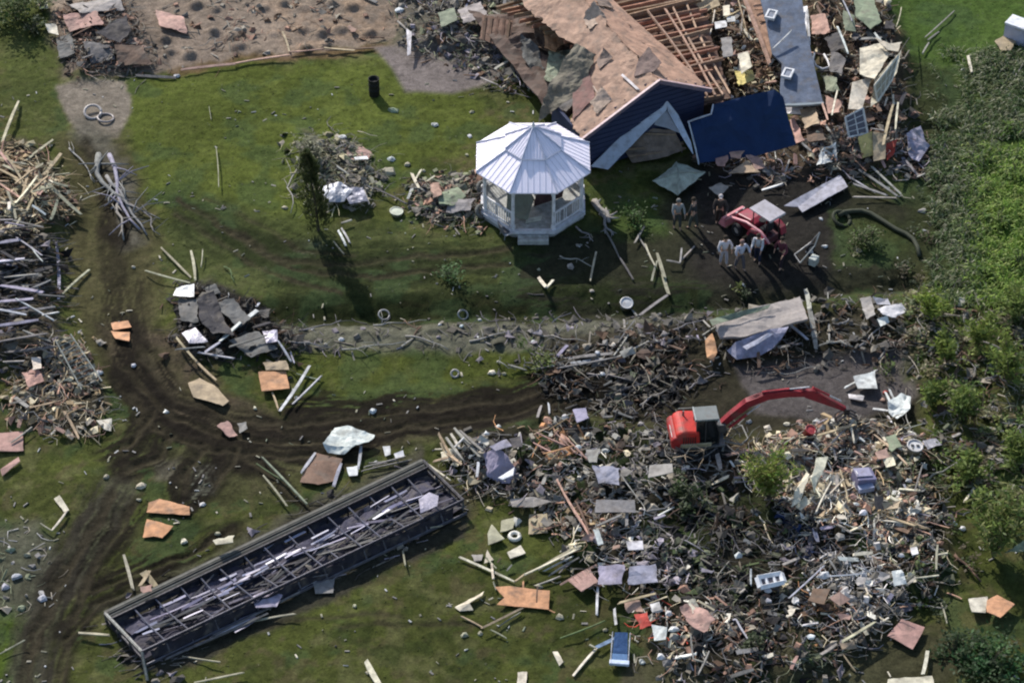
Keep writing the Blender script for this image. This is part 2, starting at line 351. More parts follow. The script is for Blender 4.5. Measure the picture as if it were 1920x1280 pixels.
def _translucent(m):
    nt = m.node_tree; N = nt.nodes; L = nt.links; b = N['Principled BSDF']; src = b.inputs['Base Color'].links[0].from_socket
    t = N.new('ShaderNodeBsdfTranslucent'); L.new(src, t.inputs[0]); mx = N.new('ShaderNodeMixShader'); mx.inputs[0].default_value = .45
    L.new(b.outputs[0], mx.inputs[1]); L.new(t.outputs[0], mx.inputs[2]); L.new(mx.outputs[0], N['Material Output'].inputs[0])
_translucent(MATS['leaf'])
make_mat('muddy_paint', .6, 0, 3, .3, (1,1,1), .15, 12, (1.6, .8, (.11,.085,.065)), spec=.35)
make_mat('bark', .9, 0, 4, .35, (1,1,1), .5, 14)
make_mat('glass', .12, 0, 2, .1, (1,1,1), 0, 5, spec=.6)
make_mat('skin', .6, 0, 2, .08, (1,1,1), 0, 5)
make_mat('rubber', .8, 0, 6, .2, (1,1,1), .2, 20)
make_mat('roofmetal', .5, .0, 1.5, .07, (1,1,1), .03, 5, (2.0, .10, (.5,.5,.5)), spec=.4)
make_mat('navy', .7, 0, 1.2, .18, (1,1,1), .15, 3, spec=.2)
make_mat('litter', .85, 0, 3, .3, (1,1,1), .2, 14)
# soil and turf
g = bpy.data.materials.new('soil_and_turf'); g.use_nodes = True; nt = g.node_tree; N = nt.nodes; L = nt.links
b = N['Principled BSDF']; b.inputs['Roughness'].default_value = .92; b.inputs['Specular IOR Level'].default_value = .05
at = N.new('ShaderNodeAttribute'); at.attribute_name = 'Col'; tc = N.new('ShaderNodeTexCoord')
def gn(scale, det, rough=.6):
    n = N.new('ShaderNodeTexNoise'); n.inputs['Scale'].default_value = scale; n.inputs['Detail'].default_value = det; n.inputs['Roughness'].default_value = rough
    L.new(tc.outputs['Object'], n.inputs[0]); return n
a1, a2 = gn(3.2, 8, .7), gn(11, 6, .7)
s1 = N.new('ShaderNodeMapRange'); s1.inputs[1].default_value=.32; s1.inputs[2].default_value=.68; s1.inputs[3].default_value=.66; s1.inputs[4].default_value=1.32; L.new(a1.outputs[0], s1.inputs[0])
s2 = N.new('ShaderNodeMapRange'); s2.inputs[1].default_value=.3; s2.inputs[2].default_value=.7; s2.inputs[3].default_value=.7; s2.inputs[4].default_value=1.3; L.new(a2.outputs[0], s2.inputs[0])
mu = N.new('ShaderNodeMath'); mu.operation='MULTIPLY'; L.new(s1.outputs[0], mu.inputs[0]); L.new(s2.outputs[0], mu.inputs[1])
vs = N.new('ShaderNodeVectorMath'); vs.operation='SCALE'; L.new(at.outputs['Color'], vs.inputs[0]); L.new(mu.outputs[0], vs.inputs['Scale']); L.new(vs.outputs[0], b.inputs['Base Color'])
bp = N.new('ShaderNodeBump'); bp.inputs['Strength'].default_value = .55; bp.inputs['Distance'].default_value = .12; L.new(a1.outputs[0], bp.inputs['Height'])
bp2 = N.new('ShaderNodeBump'); bp2.inputs['Strength'].default_value = .6; bp2.inputs['Distance'].default_value = .05; L.new(a2.outputs[0], bp2.inputs['Height']); L.new(bp.outputs[0], bp2.inputs['Normal']); L.new(bp2.outputs[0], b.inputs['Normal'])
# ground sheet
ny, nx = GX.shape
me = bpy.data.meshes.new('ground')
co = np.stack([GX, GY, GH], -1).reshape(-1, 3)
idx = np.arange(ny*nx).reshape(ny, nx)
q = np.stack([idx[:-1,:-1], idx[:-1,1:], idx[1:,1:], idx[1:,:-1]], -1).reshape(-1, 4)
me.vertices.add(len(co)); me.vertices.foreach_set('co', co.ravel().astype(np.float32))
me.loops.add(q.size); me.loops.foreach_set('vertex_index', q.ravel().astype(np.int32))
me.polygons.add(len(q)); me.polygons.foreach_set('loop_start', np.arange(0, q.size, 4, dtype=np.int32)); me.polygons.foreach_set('loop_total', np.full(len(q), 4, np.int32))
me.polygons.foreach_set('use_smooth', np.ones(len(q), bool))
me.update(calc_edges=True)
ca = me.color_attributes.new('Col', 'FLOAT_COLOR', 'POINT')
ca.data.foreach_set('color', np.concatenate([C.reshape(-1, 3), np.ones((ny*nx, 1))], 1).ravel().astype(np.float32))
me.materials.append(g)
ground = bpy.data.objects.new('ground', me); COL.objects.link(ground); ground['kind'] = 'structure'
def gcol(x, y):
    i = int(min(max((x-fine_x0)/.1, 0), GHf.shape[1]-1))+6; j = int(min(max((y-fine_y0)/.1, 0), GHf.shape[0]-1))+6
    return C[j, i]

# ------------------------------------------------------------------ colours of the pieces: key -> (albedo, words, material of boards, material of panels)
PAL = {
 'w': ((.62,.62,.60), 'white'), 'c': ((.66,.60,.46), 'cream'), 't': ((.40,.31,.20), 'tan'), 'l': ((.36,.34,.24), 'pale weathered'),
 'g': ((.23,.22,.21), 'grey'), 'm': ((.13,.125,.12), 'dark grey'), 'd': ((.045,.042,.045), 'blackish'), 'b': ((.15,.095,.065), 'brown'),
 'o': ((.55,.29,.15), 'orange-brown'), 'p': ((.40,.25,.20), 'pinkish brown'), 'v': ((.30,.28,.35), 'violet-grey'), 's': ((.42,.42,.45), 'silvery'),
 'y': ((.62,.50,.18), 'yellow'), 'G': ((.22,.25,.17), 'grey-green'), 'n': ((.02,.04,.12), 'navy blue'), 'r': ((.45,.07,.05), 'red'),
 'L': ((.32,.42,.55), 'light blue'), 'k': ((.30,.28,.25), 'greyish tan'), 'e': ((.10,.14,.06), 'mossy green'),
}
def jc(k, a=.12):
    c = PAL[k][0] if isinstance(k, str) else k; f = 1 + U(-a, a)
    return tuple(max(0.005, x*f*(1+U(-a, a)*.3)) for x in c)

LAND = [ # landmarks in the photo, for saying where a piece lies
 (1000,320,110,95,'the white gazebo'), (1300,790,50,45,'the red excavator body'), (1460,755,110,35,'the red excavator boom'),
 (1405,400,40,35,'the small red tractor'), (1395,240,95,60,'the navy blue roof panel'), (1180,120,90,110,'the brown collapsed roof'),
 (1490,100,45,90,'the blue-grey roof slab'), (530,1050,320,60,'the long metal frame'), (440,615,100,65,'the blackened debris heap'),
 (590,345,35,80,'the dark columnar tree'), (45,540,60,120,'the grey log pile'), (60,330,70,70,'the tan lumber pile'),
 (1440,885,50,60,'the yellow-green sapling'), (310,975,40,35,'the orange boards on the lawn'), (1272,328,45,30,'the pale green roof piece'),
 (1860,985,50,70,'the feathery young tree'), (1162,1190,25,45,'the blue chair'), (830,125,110,40,'the bare slab'),
 (1860,1135,40,20,'the paired orange sheets'), (1425,640,60,28,'the folded metal sheet'), (185,210,28,18,'the two pale rings'),
 (145,675,35,45,'the slatted trellis'), (1688,757,24,24,'the crumpled white bag'), (980,1120,55,25,'the orange plywood sheet'),
 (940,865,30,40,'the violet-grey tarp'), (1855,1200,60,40,'the green bush'), (1530,370,55,30,'the ragged white panel'),
 (645,840,50,30,'the torn white sheeting'), (1640,100,50,60,'the cream buckled panel'), (1385,465,50,25,'the three workers in white'),
 (1615,890,25,25,'the lavender cabinet'), (535,710,40,30,'the square pinkish board'), (1700,1185,30,30,'the brown diamond-shaped panel'),
 (855,380,60,40,'the wreckage by the gazebo'), (650,350,45,35,'the silvery crumpled sheeting'), (700,155,16,25,'the black barrel'),
 (1172,563,14,14,'the white bucket'), (390,735,35,28,'the tan wedge of plywood'), (1440,1085,26,14,'the white window board'),
 (1155,950,38,16,'the flat grey slab'), (1010,985,20,20,'the square tan board'), (1720,1060,60,60,'the right end of the rubble'), (1280,980,60,50,'the middle of the rubble'),
 (1300,1160,50,30,'the pinkish scraps'), (1250,640,60,40,'the crossed poles'), (1650,580,45,30,'the white litter patch'), (1820,420,80,150,'the bright undergrowth'),
 (1850,720,60,80,'the brown creepers'), (80,1090,60,60,'the muddy lane corner'), (190,80,70,40,'the wrecked dark shed'), (930,60,35,35,'the slatted brown panel'),
 (1400,1000,40,40,'the dark rubble'), (1530,1060,50,40,'the ashy rubble'), (1320,90,50,60,'the exposed joists'), (1400,150,30,40,'the yellow-green rags'), (1600,270,40,40,'the crate by the yellow cardboard'),
]
USED = set()
def _rel(x, y, L):
    dx, dy = x-L[0], y-L[1]; ax, ay = abs(dx)/L[2], abs(dy)/L[3]
    if max(ax, ay) < .95: return 'on or against '+L[4]
    far = max(ax, ay) > 2.2
    if abs(dx) > 2.2*abs(dy): r = 'right of' if dx > 0 else 'left of'
    elif abs(dy) > 2.2*abs(dx): r = 'below' if dy > 0 else 'above'
    else: r = ('below right of' if dx > 0 else 'below left of') if dy > 0 else ('above right of' if dx > 0 else 'above left of')
    return ('' if far else 'just ')+r+' '+L[4]
DUP = {}
def autolabel(x, y, col, noun, size='', direction=''):
    ls = sorted(LAND, key=lambda L: max(abs(x-L[0])/ (L[2]+20), abs(y-L[1])/(L[3]+20)))
    base = ' '.join(t for t in (size, col, noun) if t)
    cands = []
    if direction: cands += [f'{base} {direction}, {_rel(x,y,L)}' for L in ls[:2]]
    cands += [f'{base} {_rel(x,y,L)}' for L in ls[:2]]
    cands += [f'{base} {_rel(x,y,ls[0])} and {_rel(x,y,ls[i])}' for i in (1, 2, 3)]
    if direction: cands += [f'{base} {direction}, {_rel(x,y,L)}' for L in ls[2:4]]
    for c in cands:
        if c not in USED and 4 <= len(c.split()) <= 16: USED.add(c); return c
    for w_ in ('splintered', 'muddy', 'thin', 'bent', 'chipped', 'narrow', 'scuffed', 'worn'):
        c = w_+' '+cands[0]
        if c not in USED and len(c.split()) <= 16: USED.add(c); return c
    return cands[0]
def sizew(l): return 'long' if l > 2.2 else ('short' if l < 1.0 else '')
def dirw(x0, y0, x1, y1):
    a = math.degrees(math.atan2(-(y1-y0), x1-x0)) % 180
    if a < 18 or a > 162: return 'lying left to right'
    if a < 65: return 'slanting up to the right'
    if a < 115: return 'pointing at the viewer'
    return 'slanting up to the left'
GROUPS = {'board': 'broken boards strewn by the storm', 'panel': 'torn sheets and panels strewn by the storm', 'branch': 'broken branches among the debris', 'scrap': 'small pale scraps on the ground'}

def board_mesh(a, b, wd, th, col, n=4):
    a, b = Vector(a), Vector(b); d = b-a; L = d.length; d.normalize()
    side = d.cross(Vector((0,0,1))); side = side.normalized() if side.length > .05 else Vector((1,0,0))
    roll = U(-.35, .35); up = side.cross(d); s2 = side*math.cos(roll)+up*math.sin(roll); u2 = s2.cross(d)
    m = MB(); vs = []; bow = U(-.02, .02)*L
    for i in range(n):
        t = i/(n-1); o = a + d*(t*L) + s2*(bow*math.sin(t*math.pi)); ww = wd*(1 - (.0 if 0 < i < n-1 else U(0, .35)))
        for sx, sz in ((-1,-1),(1,-1),(1,1),(-1,1)):
            e = d*U(-.06, .06)*(1 if i in (0, n-1) else 0)*min(L, 1.5)
            vs.append(o + s2*(sx*ww/2) + u2*(sz*th/2) + e)
    fs = [(3,2,1,0), (4*n-4, 4*n-3, 4*n-2, 4*n-1)]
    for i in range(n-1):
        for j in range(4): fs.append((4*i+j, 4*i+(j+1) % 4, 4*i+4+(j+1) % 4, 4*i+4+j))
    m.add(vs, fs, jc(col)); return m, L
def board(x0, y0, x1, y1, wd=.14, col='l', label=None, z=(.06, .10), name='broken_board', cat='board', mat='wood', th=.045):
    a, b = G(x0, y0, z[0]), G(x1, y1, z[1])
    m, L = board_mesh(a, b, wd, th, col)
    o = m.build(name, mat)
    if label is None: label = autolabel((x0+x1)/2, (y0+y1)/2, PAL[col][1], 'pole' if name == 'pole' else 'board', sizew(L), dirw(x0, y0, x1, y1))
    return tag(o, label, cat, GROUPS['board'])
def sheet_bm(pts, amp, th, col, res=.25, seed=None, ragged=.0, curl=0, col2=None):
    """a torn or crumpled sheet: outline pts (3-D), buckled by amp metres, th thick"""
    seed = U(0, 100) if seed is None else seed
    bm = bmesh.new(); vs = [bm.verts.new(p) for p in pts]; bm.faces.new(vs)
    bmesh.ops.triangulate(bm, faces=bm.faces[:])
    size = max((Vector(pts[0])-Vector(p)).length for p in pts)
    for _ in range(5):
        es = [e for e in bm.edges if e.calc_length() > res*1.35]
        if not es or len(bm.verts) > 2500: break
        bmesh.ops.subdivide_edges(bm, edges=es, cuts=1, use_grid_fill=False)
        bmesh.ops.triangulate(bm, faces=bm.faces[:])
    nrm = Vector((0,0,0))
    for f in bm.faces: f.normal_update(); nrm += f.normal*f.calc_area()
    nrm.normalize()
    if nrm.z < 0: nrm = -nrm; bmesh.ops.reverse_faces(bm, faces=bm.faces[:])
    cen = sum((Vector(p) for p in pts), Vector())/len(pts)
    for v in bm.verts:
        c = v.co*1.3 + Vector((seed, seed*.7, 0)); e = mn.noise(c*.9)*1.0 + abs(mn.noise(c*2.1+Vector((9,0,0))))*.6
        d = nrm*(e*amp)
        if ragged and v.is_boundary: d += Vector((mn.noise(c*3), mn.noise(c*3+Vector((5,5,5))), 0))*ragged
        if curl: d += nrm*curl*((v.co-cen).length/size)**2*2
        v.co += d
    bmesh.ops.recalc_face_normals(bm, faces=bm.faces[:])
    if sum((f.normal.z for f in bm.faces)) < 0: bmesh.ops.reverse_faces(bm, faces=bm.faces[:])
    m = MB(); bm.verts.ensure_lookup_table(); bm.verts.index_update(); nv = len(bm.verts)
    m.v = [tuple(v.co) for v in bm.verts] + [tuple(v.co - nrm*th) for v in bm.verts]
    m.f = [tuple(v.index for v in f.verts) for f in bm.faces] + [tuple(v.index+nv for v in reversed(f.verts)) for f in bm.faces]
    for e in bm.edges:
        if len(e.link_faces) == 1:
            l = e.link_loops[0]; i, j = l.vert.index, l.link_loop_next.vert.index; m.f.append((j, i, i+nv, j+nv))
    m.c = [col]*len(m.f)
    bm.free(); return m
def panel(pts, col='t', z=.08, amp=.03, label=None, name='torn_sheet', cat='sheet', mat='sheet', th=.03, ragged=.03, tilt=None, curl=0, res=.25, shade=1):
    if isinstance(z, (int, float)): z = [z + (U(-.04, .12) if tilt is None else 0) for _ in pts]
    p3 = [G(px, py, zz) for (px, py), zz in zip(pts, z)]
    m = sheet_bm(p3, amp, th, tuple(q_*shade for q_ in jc(col)), res, ragged=ragged, curl=curl)
    o = m.build(name, mat)
    cx = sum(p[0] for p in pts)/len(pts); cy = sum(p[1] for p in pts)/len(pts)
    if label is None: label = autolabel(cx, cy, PAL[col][1], {'torn_sheet': 'torn sheet', 'plywood_sheet': 'plywood piece', 'metal_sheet': 'bent metal sheet', 'foam_board': 'foam board piece', 'crumpled_bag': 'crumpled plastic'}.get(name, 'sheet'))
    return tag(o, label, cat, GROUPS['panel'])
def branch(x0, y0, x1, y1, r=.06, col='g', label=None, twigs=4, z=(.06, .15), name='fallen_branch', sub=.35, wig=.12):
    a, b = G(x0, y0, z[0]), G(x1, y1, z[1]); n = 7; L = (b-a).length; m = MB(); c = jc(col)
    off = Vector((U(0,99), U(0,99), 0)); pts = []
    for i in range(n):
        t = i/(n-1); q = a.lerp(b, t); w_ = math.sin(t*math.pi)*wig*L
        pts.append(q + Vector((mn.noise(off+Vector((t*2.2,0,0)))*w_*1.6, mn.noise(off+Vector((0,t*2.2,4)))*w_*1.6, abs(mn.noise(off+Vector((3,t*2,4))))*w_*.8)))
    m.tube(pts, r, r*.4, c, 6)
    for _ in range(twigs):
        i = random.randint(1, n-2); p = pts[i]; ang = U(0, 6.28); l = L*sub*U(.4, 1)
        e = p + Vector((math.cos(ang)*l, math.sin(ang)*l, U(-.02, .25)*l)); mid = p.lerp(e, .5) + Vector((U(-.1,.1), U(-.1,.1), .04))*l
        m.tube([p, mid, e], r*.45, r*.15, c, 4)
    o = m.build(name, 'bark', smooth=True)
    if label is None: label = autolabel((x0+x1)/2, (y0+y1)/2, PAL[col][1], 'branch', sizew(L), dirw(x0, y0, x1, y1))
    return tag(o, label, 'branch', GROUPS['branch'])
def scrap(x, y, s=.25, col='w', label=None, name='small_scrap', z=.05, flat=.22):
    """a small torn, folded lump"""
    c = G(x, y, z); m = MB(); n = random.randint(5, 7); a0 = U(0, 6.28); top = []; bot = []
    for i in range(n):
        t = a0 + 6.283*i/n; r = s*.5*U(.65, 1.25)
        bot.append(c + Vector((math.cos(t)*r, math.sin(t)*r*.8, -.03))); top.append(c + Vector((math.cos(t)*r*U(.5,.95), math.sin(t)*r*U(.4,.8), s*flat*U(.2, 1.0))))
    v = bot + top + [c + Vector((0, 0, s*flat*1.1))]
    fs = [(i, (i+1) % n, n+(i+1) % n, n+i) for i in range(n)] + [(n+i, n+(i+1) % n, 2*n) for i in range(n)] + [tuple(range(n-1, -1, -1))]
    m.add(v, fs, jc(col)); o = m.build(name, 'sheet')
    if label is None: label = autolabel(x, y, PAL[col][1], 'scrap', '')
    return tag(o, label, 'scrap', GROUPS['scrap'])

# ================================================================== GAZEBO
gz0 = P(999, 383, 0); gz0.z = gh(gz0.x, gz0.y)
gz = empty('gazebo', gz0, 0, 'large white octagonal gazebo with a two-tier ribbed roof on the lawn', 'gazebo'); gz.scale = (.94,.94,.97)
WH = (.74,.73,.74); WH2 = (.60,.60,.62)
def octa(a, z, rot=0): return [Vector((a/math.cos(math.pi/8)*math.cos(math.pi/8+i*math.pi/4+rot), a/math.cos(math.pi/8)*math.sin(math.pi/8+i*math.pi/4+rot), z)) for i in range(8)]
FL, EV = .38, 2.85
m = MB(); lo, hi = octa(2.50, 0), octa(2.50, FL)
m.add(lo+hi, [(i, (i+1) % 8, 8+(i+1) % 8, 8+i) for i in range(8)] + [tuple(range(8, 16))], (.40,.40,.37)); m.build('floor_deck', 'wood', gz)
m = MB(); hi2 = octa(2.56, FL+.03); lo2 = octa(2.56, FL-.16); inn = octa(2.503, FL-.16)
m.add(lo2+hi2, [(i, (i+1) % 8, 8+(i+1) % 8, 8+i) for i in range(8)], WH2); inh = octa(2.36, FL+.03)
m.add(hi2+inh, [(i, (i+1) % 8, 8+(i+1) % 8, 8+i) for i in range(8)], WH2); m.build('deck_trim', 'paint', gz)
cor = octa(2.36, 0)
for i in range(8):
    c = cor[i]; m = MB(); ang = math.atan2(c.y, c.x); M = Matrix.Rotation(ang, 3, 'Z')
    m.box((c.x, c.y, (FL+EV)/2), (.13, .13, EV-FL), M, WH); m.box((c.x, c.y, FL+.12), (.19, .19, .2), M, WH)
    m.box((c.x, c.y, EV-.12), (.18, .18, .12), M, WH); post = m.build('post', 'paint', gz, bevel=.01)
    for s in (1, -1):   # curved bracket under the eave
        nb = cor[(i+s) % 8]; d = (nb-c).normalized(); m = MB()
        m.tube([c+Vector((0,0,EV-.55))+d*.06, c+Vector((0,0,EV-.3))+d*.12, c+Vector((0,0,EV-.14))+d*.42], .03, .03, WH, 5); m.build('bracket', 'paint', post)
for i in range(8):
    a, b = cor[i], cor[(i+1) % 8]
    if i == 5: continue     # open front bay
    m = MB(); d = (b-a); L = d.length; d.normalize(); ang = math.atan2(d.y, d.x); M = Matrix.Rotation(ang, 3, 'Z'); mid = (a+b)/2
    sag = -.0
    m.box((mid.x, mid.y, FL+.92), (L-.15, .09, .06), M, WH); m.box((mid.x, mid.y, FL+.14), (L-.15, .07, .07), M, WH)
    nb = 13
    for k in range(1, nb):
        if i in (3, 6) and k in (4, 7, 8): continue
        q = a + d*(L*k/nb); m.box((q.x, q.y, FL+.53), (.035, .035, .74), M, WH)
    m.build('railing', 'paint', gz)
m = MB()
for i in range(8):
    a, b = octa(2.36, EV-.04)[i], octa(2.36, EV-.04)[(i+1) % 8]; d = (b-a); L = d.length; ang = math.atan2(d.y, d.x)
    mid = (a+b)/2; m.box(mid, (L-.1, .10, .16), Matrix.Rotation(ang, 3, 'Z'), WH2)
m.build('eave_beam', 'paint', gz)
APX = EV + 1.55
def frustum(a0, z0, a1, z1, name):
    rf = MB(); lo, hi = octa(a0, z0), octa(a1, z1); lo2 = [v-Vector((0,0,.06)) for v in lo]; hi3 = [v-Vector((0,0,.06)) for v in hi]
    rf.add(lo+hi+lo2+hi3, [(i, (i+1) % 8, 8+(i+1) % 8, 8+i) for i in range(8)] + [(16+i, 16+(i+1) % 8, (i+1) % 8, i) for i in range(8)] + [(24+i, 24+(i+1) % 8, 16+(i+1) % 8, 16+i) for i in range(8)], (.90,.84,.92))
    o = rf.build(name, 'roofmetal', gz)
    # standing seams, and heavier caps over the hips
    for i in range(8):
        m = MB(); A, B, C_, D = lo[i], lo[(i+1) % 8], hi[i], hi[(i+1) % 8]
        ns = 8
        e0, e1 = A.lerp(B, .5), C_.lerp(D, .5); slope = (e1-e0); run = (B-A).length
        for k in range(1, ns):
            t = k/ns; p = A.lerp(B, t) + Vector((0,0,.012)); half = abs(t-.5)*run; top = (C_-D).length/2
            s_ = 1.0 if half <= top else (run/2-half)/(run/2-top)
            q = p + slope*max(.05, s_-.02); m.tube([p, q], .009, .009, (.74,.72,.80), 4)
        m.build('standing_seam', 'roofmetal', o)
        m = MB(); m.tube([A+Vector((0,0,.03)), C_+Vector((0,0,.03))], .045, .04, (.52,.53,.62), 5); m.build('hip_cap', 'roofmetal', o)
    return o
frustum(2.76, EV, 1.22, EV+.88, 'lower_roof'); up = frustum(1.36, EV+.92, .10, APX+.22, 'upper_roof')
m = MB(); n_ = octa(1.2, EV+.84); n2_ = octa(1.2, EV+.95)
m.add(n_+n2_, [(i, (i+1) % 8, 8+(i+1) % 8, 8+i) for i in range(8)], (.25,.25,.3)); m.build('vent_ring', 'paint', gz)
m = MB(); m.lathe((0,0,APX+.2), [(.11,0),(.12,.05),(.06,.10),(.09,.18),(.05,.25),(.01,.34)], WH, 10); m.build('finial', 'paint', gz, smooth=True)
m = MB()   # front step
m.box((0, -2.86, .12), (1.5, .5, .24), None, (.42,.42,.38)); m.build('step', 'wood', gz, bevel=.02)
# things inside and around it
tb = empty('overturned_table', gz0+Vector((.75,-.35,FL)), .5, 'dark brown overturned table on the gazebo floor', 'table')
m = MB(); m.box((0,0,.45), (1.5,.06,.9), Matrix.Rotation(.25,3,'X'), (.06,.03,.03)); m.build('table_top', 'wood', tb, bevel=.01)
for s in (-.6, .6):
    for zz in (.15, .75): m = MB(); m.box((s,.35+.1,zz), (.06,.7,.06), None, (.07,.035,.03)); m.build('leg', 'wood', tb)
c0 = gz0+Vector((-.55,-.9,FL+.05)); pts = [c0+Vector(v) for v in ((-.7,-.6,.05),(.3,-.9,.1),(.6,.2,.5),(.1,.9,1.0),(-.6,.7,.9))]
tag(sheet_bm(pts, .16, .02, (.20,.21,.16), .18).build('tarpaulin', 'fabric', smooth=True), 'grey-green tarpaulin draped inside the gazebo doorway', 'tarpaulin')
tag(sheet_bm([gz0+Vector(v) for v in ((-.35,-1.9,FL+.08),(.35,-1.7,FL+.10),(.42,-1.45,FL+.12),(-.3,-1.6,FL+.09))], .03, .04, (.6,.6,.5)).build('foam_board', 'sheet'), 'pale foam slab on the gazebo floor by the entrance', 'foam board')
ch = empty('garden_chair', G(952, 442), .4, 'dark grey garden chair tipped over at the left foot of the gazebo', 'chair')
m = MB(); m.box((0,0,.32), (.6,.5,.07), Matrix.Rotation(.35,3,'Y'), (.10,.10,.11)); m.build('seat', 'fabric', ch, bevel=.02)
m = MB(); m.box((-.33,0,.55), (.07,.5,.55), Matrix.Rotation(-.2,3,'Y'), (.14,.14,.15)); m.build('backrest', 'fabric', ch, bevel=.02)
for s in (-.22,.22):
    for x in (-.22,.24): m = MB(); m.tube([(x,s,.3),(x*1.2,s*1.1,.0)], .025, .02, (.3,.3,.3), 5); m.build('leg', 'metal', ch)
panel([(935,428),(962,424),(978,432),(948,442)], 'w', .35, .02, 'white slab leaning on the left front edge of the gazebo deck', 'foam_board')
for nm, px, py, tiltv in (('a', 905, 352, .9), ('b', 903, 396, .8)):
    c0 = G(px, py, .3); m = MB(); M = Matrix.Rotation(tiltv, 4, 'Y') @ Matrix.Rotation(.5, 4, 'X'); pr = [(.2,-.09),(.33,-.1),(.36,0),(.33,.1),(.2,.09)]
    for j in range(16):
        a0, a1 = 2*math.pi*j/16, 2*math.pi*(j+1)/16; vs = []
        for a in (a0, a1):
            for r, z in pr: vs.append(c0 + (M @ Vector((r*math.cos(a), r*math.sin(a), z))))
        m.add(vs, [(k, k+1, 6+k, 5+k) for k in range(4)] + [(4, 0, 5, 9)], (.12,.12,.11))
    tag(m.build('tyre', 'rubber', smooth=True), 'worn dark tyre '+('leaning on the left side of the gazebo under its eave' if nm == 'a' else 'at the left foot of the gazebo, beside the deck'), 'tyre')

# ================================================================== COLLAPSED HOUSE
hc = P(1207, 283, 0)
E0 = P(1090, 250, 2.3); R0 = P(1235, 150, 4.3); F0 = P(1324, 161, 2.9)
ud = Vector((F0.x-E0.x, F0.y-E0.y, 0)).normalized(); vd = Vector((-ud.y, ud.x, 0))
base = Vector((E0.x, E0.y, 0))
HW = (F0-E0).dot(ud); RU = (R0-E0).dot(ud)
hs = empty('collapsed_house', base, 0, 'collapsed house with brown stripped roof deck and a dark blue gable wall', 'house')
def hp(u, v, z): return ud*u + vd*v + Vector((0,0,z))     # local to the house
NAVY = (.030,.040,.085)
def zr(u): return 2.3 + (4.3-2.3)*u/RU if u <= RU else 4.3 - (4.3-2.9)*(u-RU)/(HW-RU)
# roof deck, left slope: torn outline in (u,v)
DECK = (.36,.232,.165)
def deck_point(u, v): return hp(u, v, zr(u) - .015*v)
ol = [(-.12,-.35),(.75*RU,-.35),(RU,-.35),(RU,4),(RU,8),(RU,13),(.7*RU,13),(.50*RU,12.5),(.45*RU,9),(.52*RU,6.4),(.60*RU,4.5),(.66*RU,3.6),(.48*RU,3.3),(.30*RU,2.2),(.12*RU,1.5),(-.05,1.1)]
m = sheet_bm([deck_point(*q) for q in ol], .10, .05, DECK, .2, 3, ragged=.2)
lf = m.build('roof_deck', 'sheet', hs)
ol = [(RU+.01,-.35),(HW+.05,-.35),(HW+.02,.6),(HW-.3,1.6),(RU+1.15,3.5),(RU+1.35,6),(RU+1.0,8),(RU+1.1,13),(RU+.01,13)]
m = sheet_bm([deck_point(*q) for q in ol], .10, .05, (.38,.23,.16), .2, 8, ragged=.22); m.build('roof_deck', 'sheet', hs)
# folded-up flap near the gable and a crease flap on the left edge
m = sheet_bm([deck_point(RU-.7,.9)+Vector((0,0,.05)), deck_point(RU+.1,.3)+Vector((0,0,.1)), deck_point(RU+.55,.5)+Vector((0,0,.6)), deck_point(RU+.5,1.7)+Vector((0,0,.75)), deck_point(RU-.1,1.5)+Vector((0,0,.15))], .12, .03, (.20,.14,.12), .16, 5, ragged=.06); m.build('roofing_flap', 'sheet', hs)
m = sheet_bm([deck_point(.30*RU,2.2)+Vector((0,0,.1)), deck_point(.66*RU,3.5)+Vector((0,0,.15)), deck_point(.5*RU,4.4)+Vector((0,0,.8)), deck_point(.1*RU,3.4)+Vector((-.3,0,.3)), deck_point(-.2*RU,2.4)+Vector((-.3,0,-.3))], .22, .03, (.17,.15,.11), .16, 15, ragged=.1); m.build('roofing_flap', 'sheet', hs)
m = sheet_bm([deck_point(.02*RU,1.0)+Vector((0,0,.06)), deck_point(.36*RU,1.3)+Vector((0,0,.06)), deck_point(.52*RU,3.2)+Vector((0,0,.07)), deck_point(.22*RU,2.6)+Vector((0,0,.09))], .06, .03, (.22,.12,.10), .18, 12, ragged=.05); m.build('roofing_flap', 'sheet', hs)
for u_, v_, w_, h_, sd in ((.25*RU,.3,.9,.5,31),(.6*RU,2.6,.7,.5,33),(.8*RU,5.2,1.0,.6,35),(RU+.4,6.5,.9,.4,37),(.85*RU,9.5,1.2,.7,39)):
    c3 = (.26,.19,.15) if sd % 4 == 1 else (.44,.33,.25)
    m = sheet_bm([deck_point(u_, v_)+Vector((0,0,.08)), deck_point(u_+w_, v_+.15)+Vector((0,0,.08)), deck_point(u_+w_*.8, v_+w_*1.1)+Vector((0,0,.12+h_*.6)), deck_point(u_+.1, v_+w_*.9)+Vector((0,0,.1))], .10, .02, c3, .14, sd, ragged=.12); m.build('roofing_flap', 'sheet', hs)
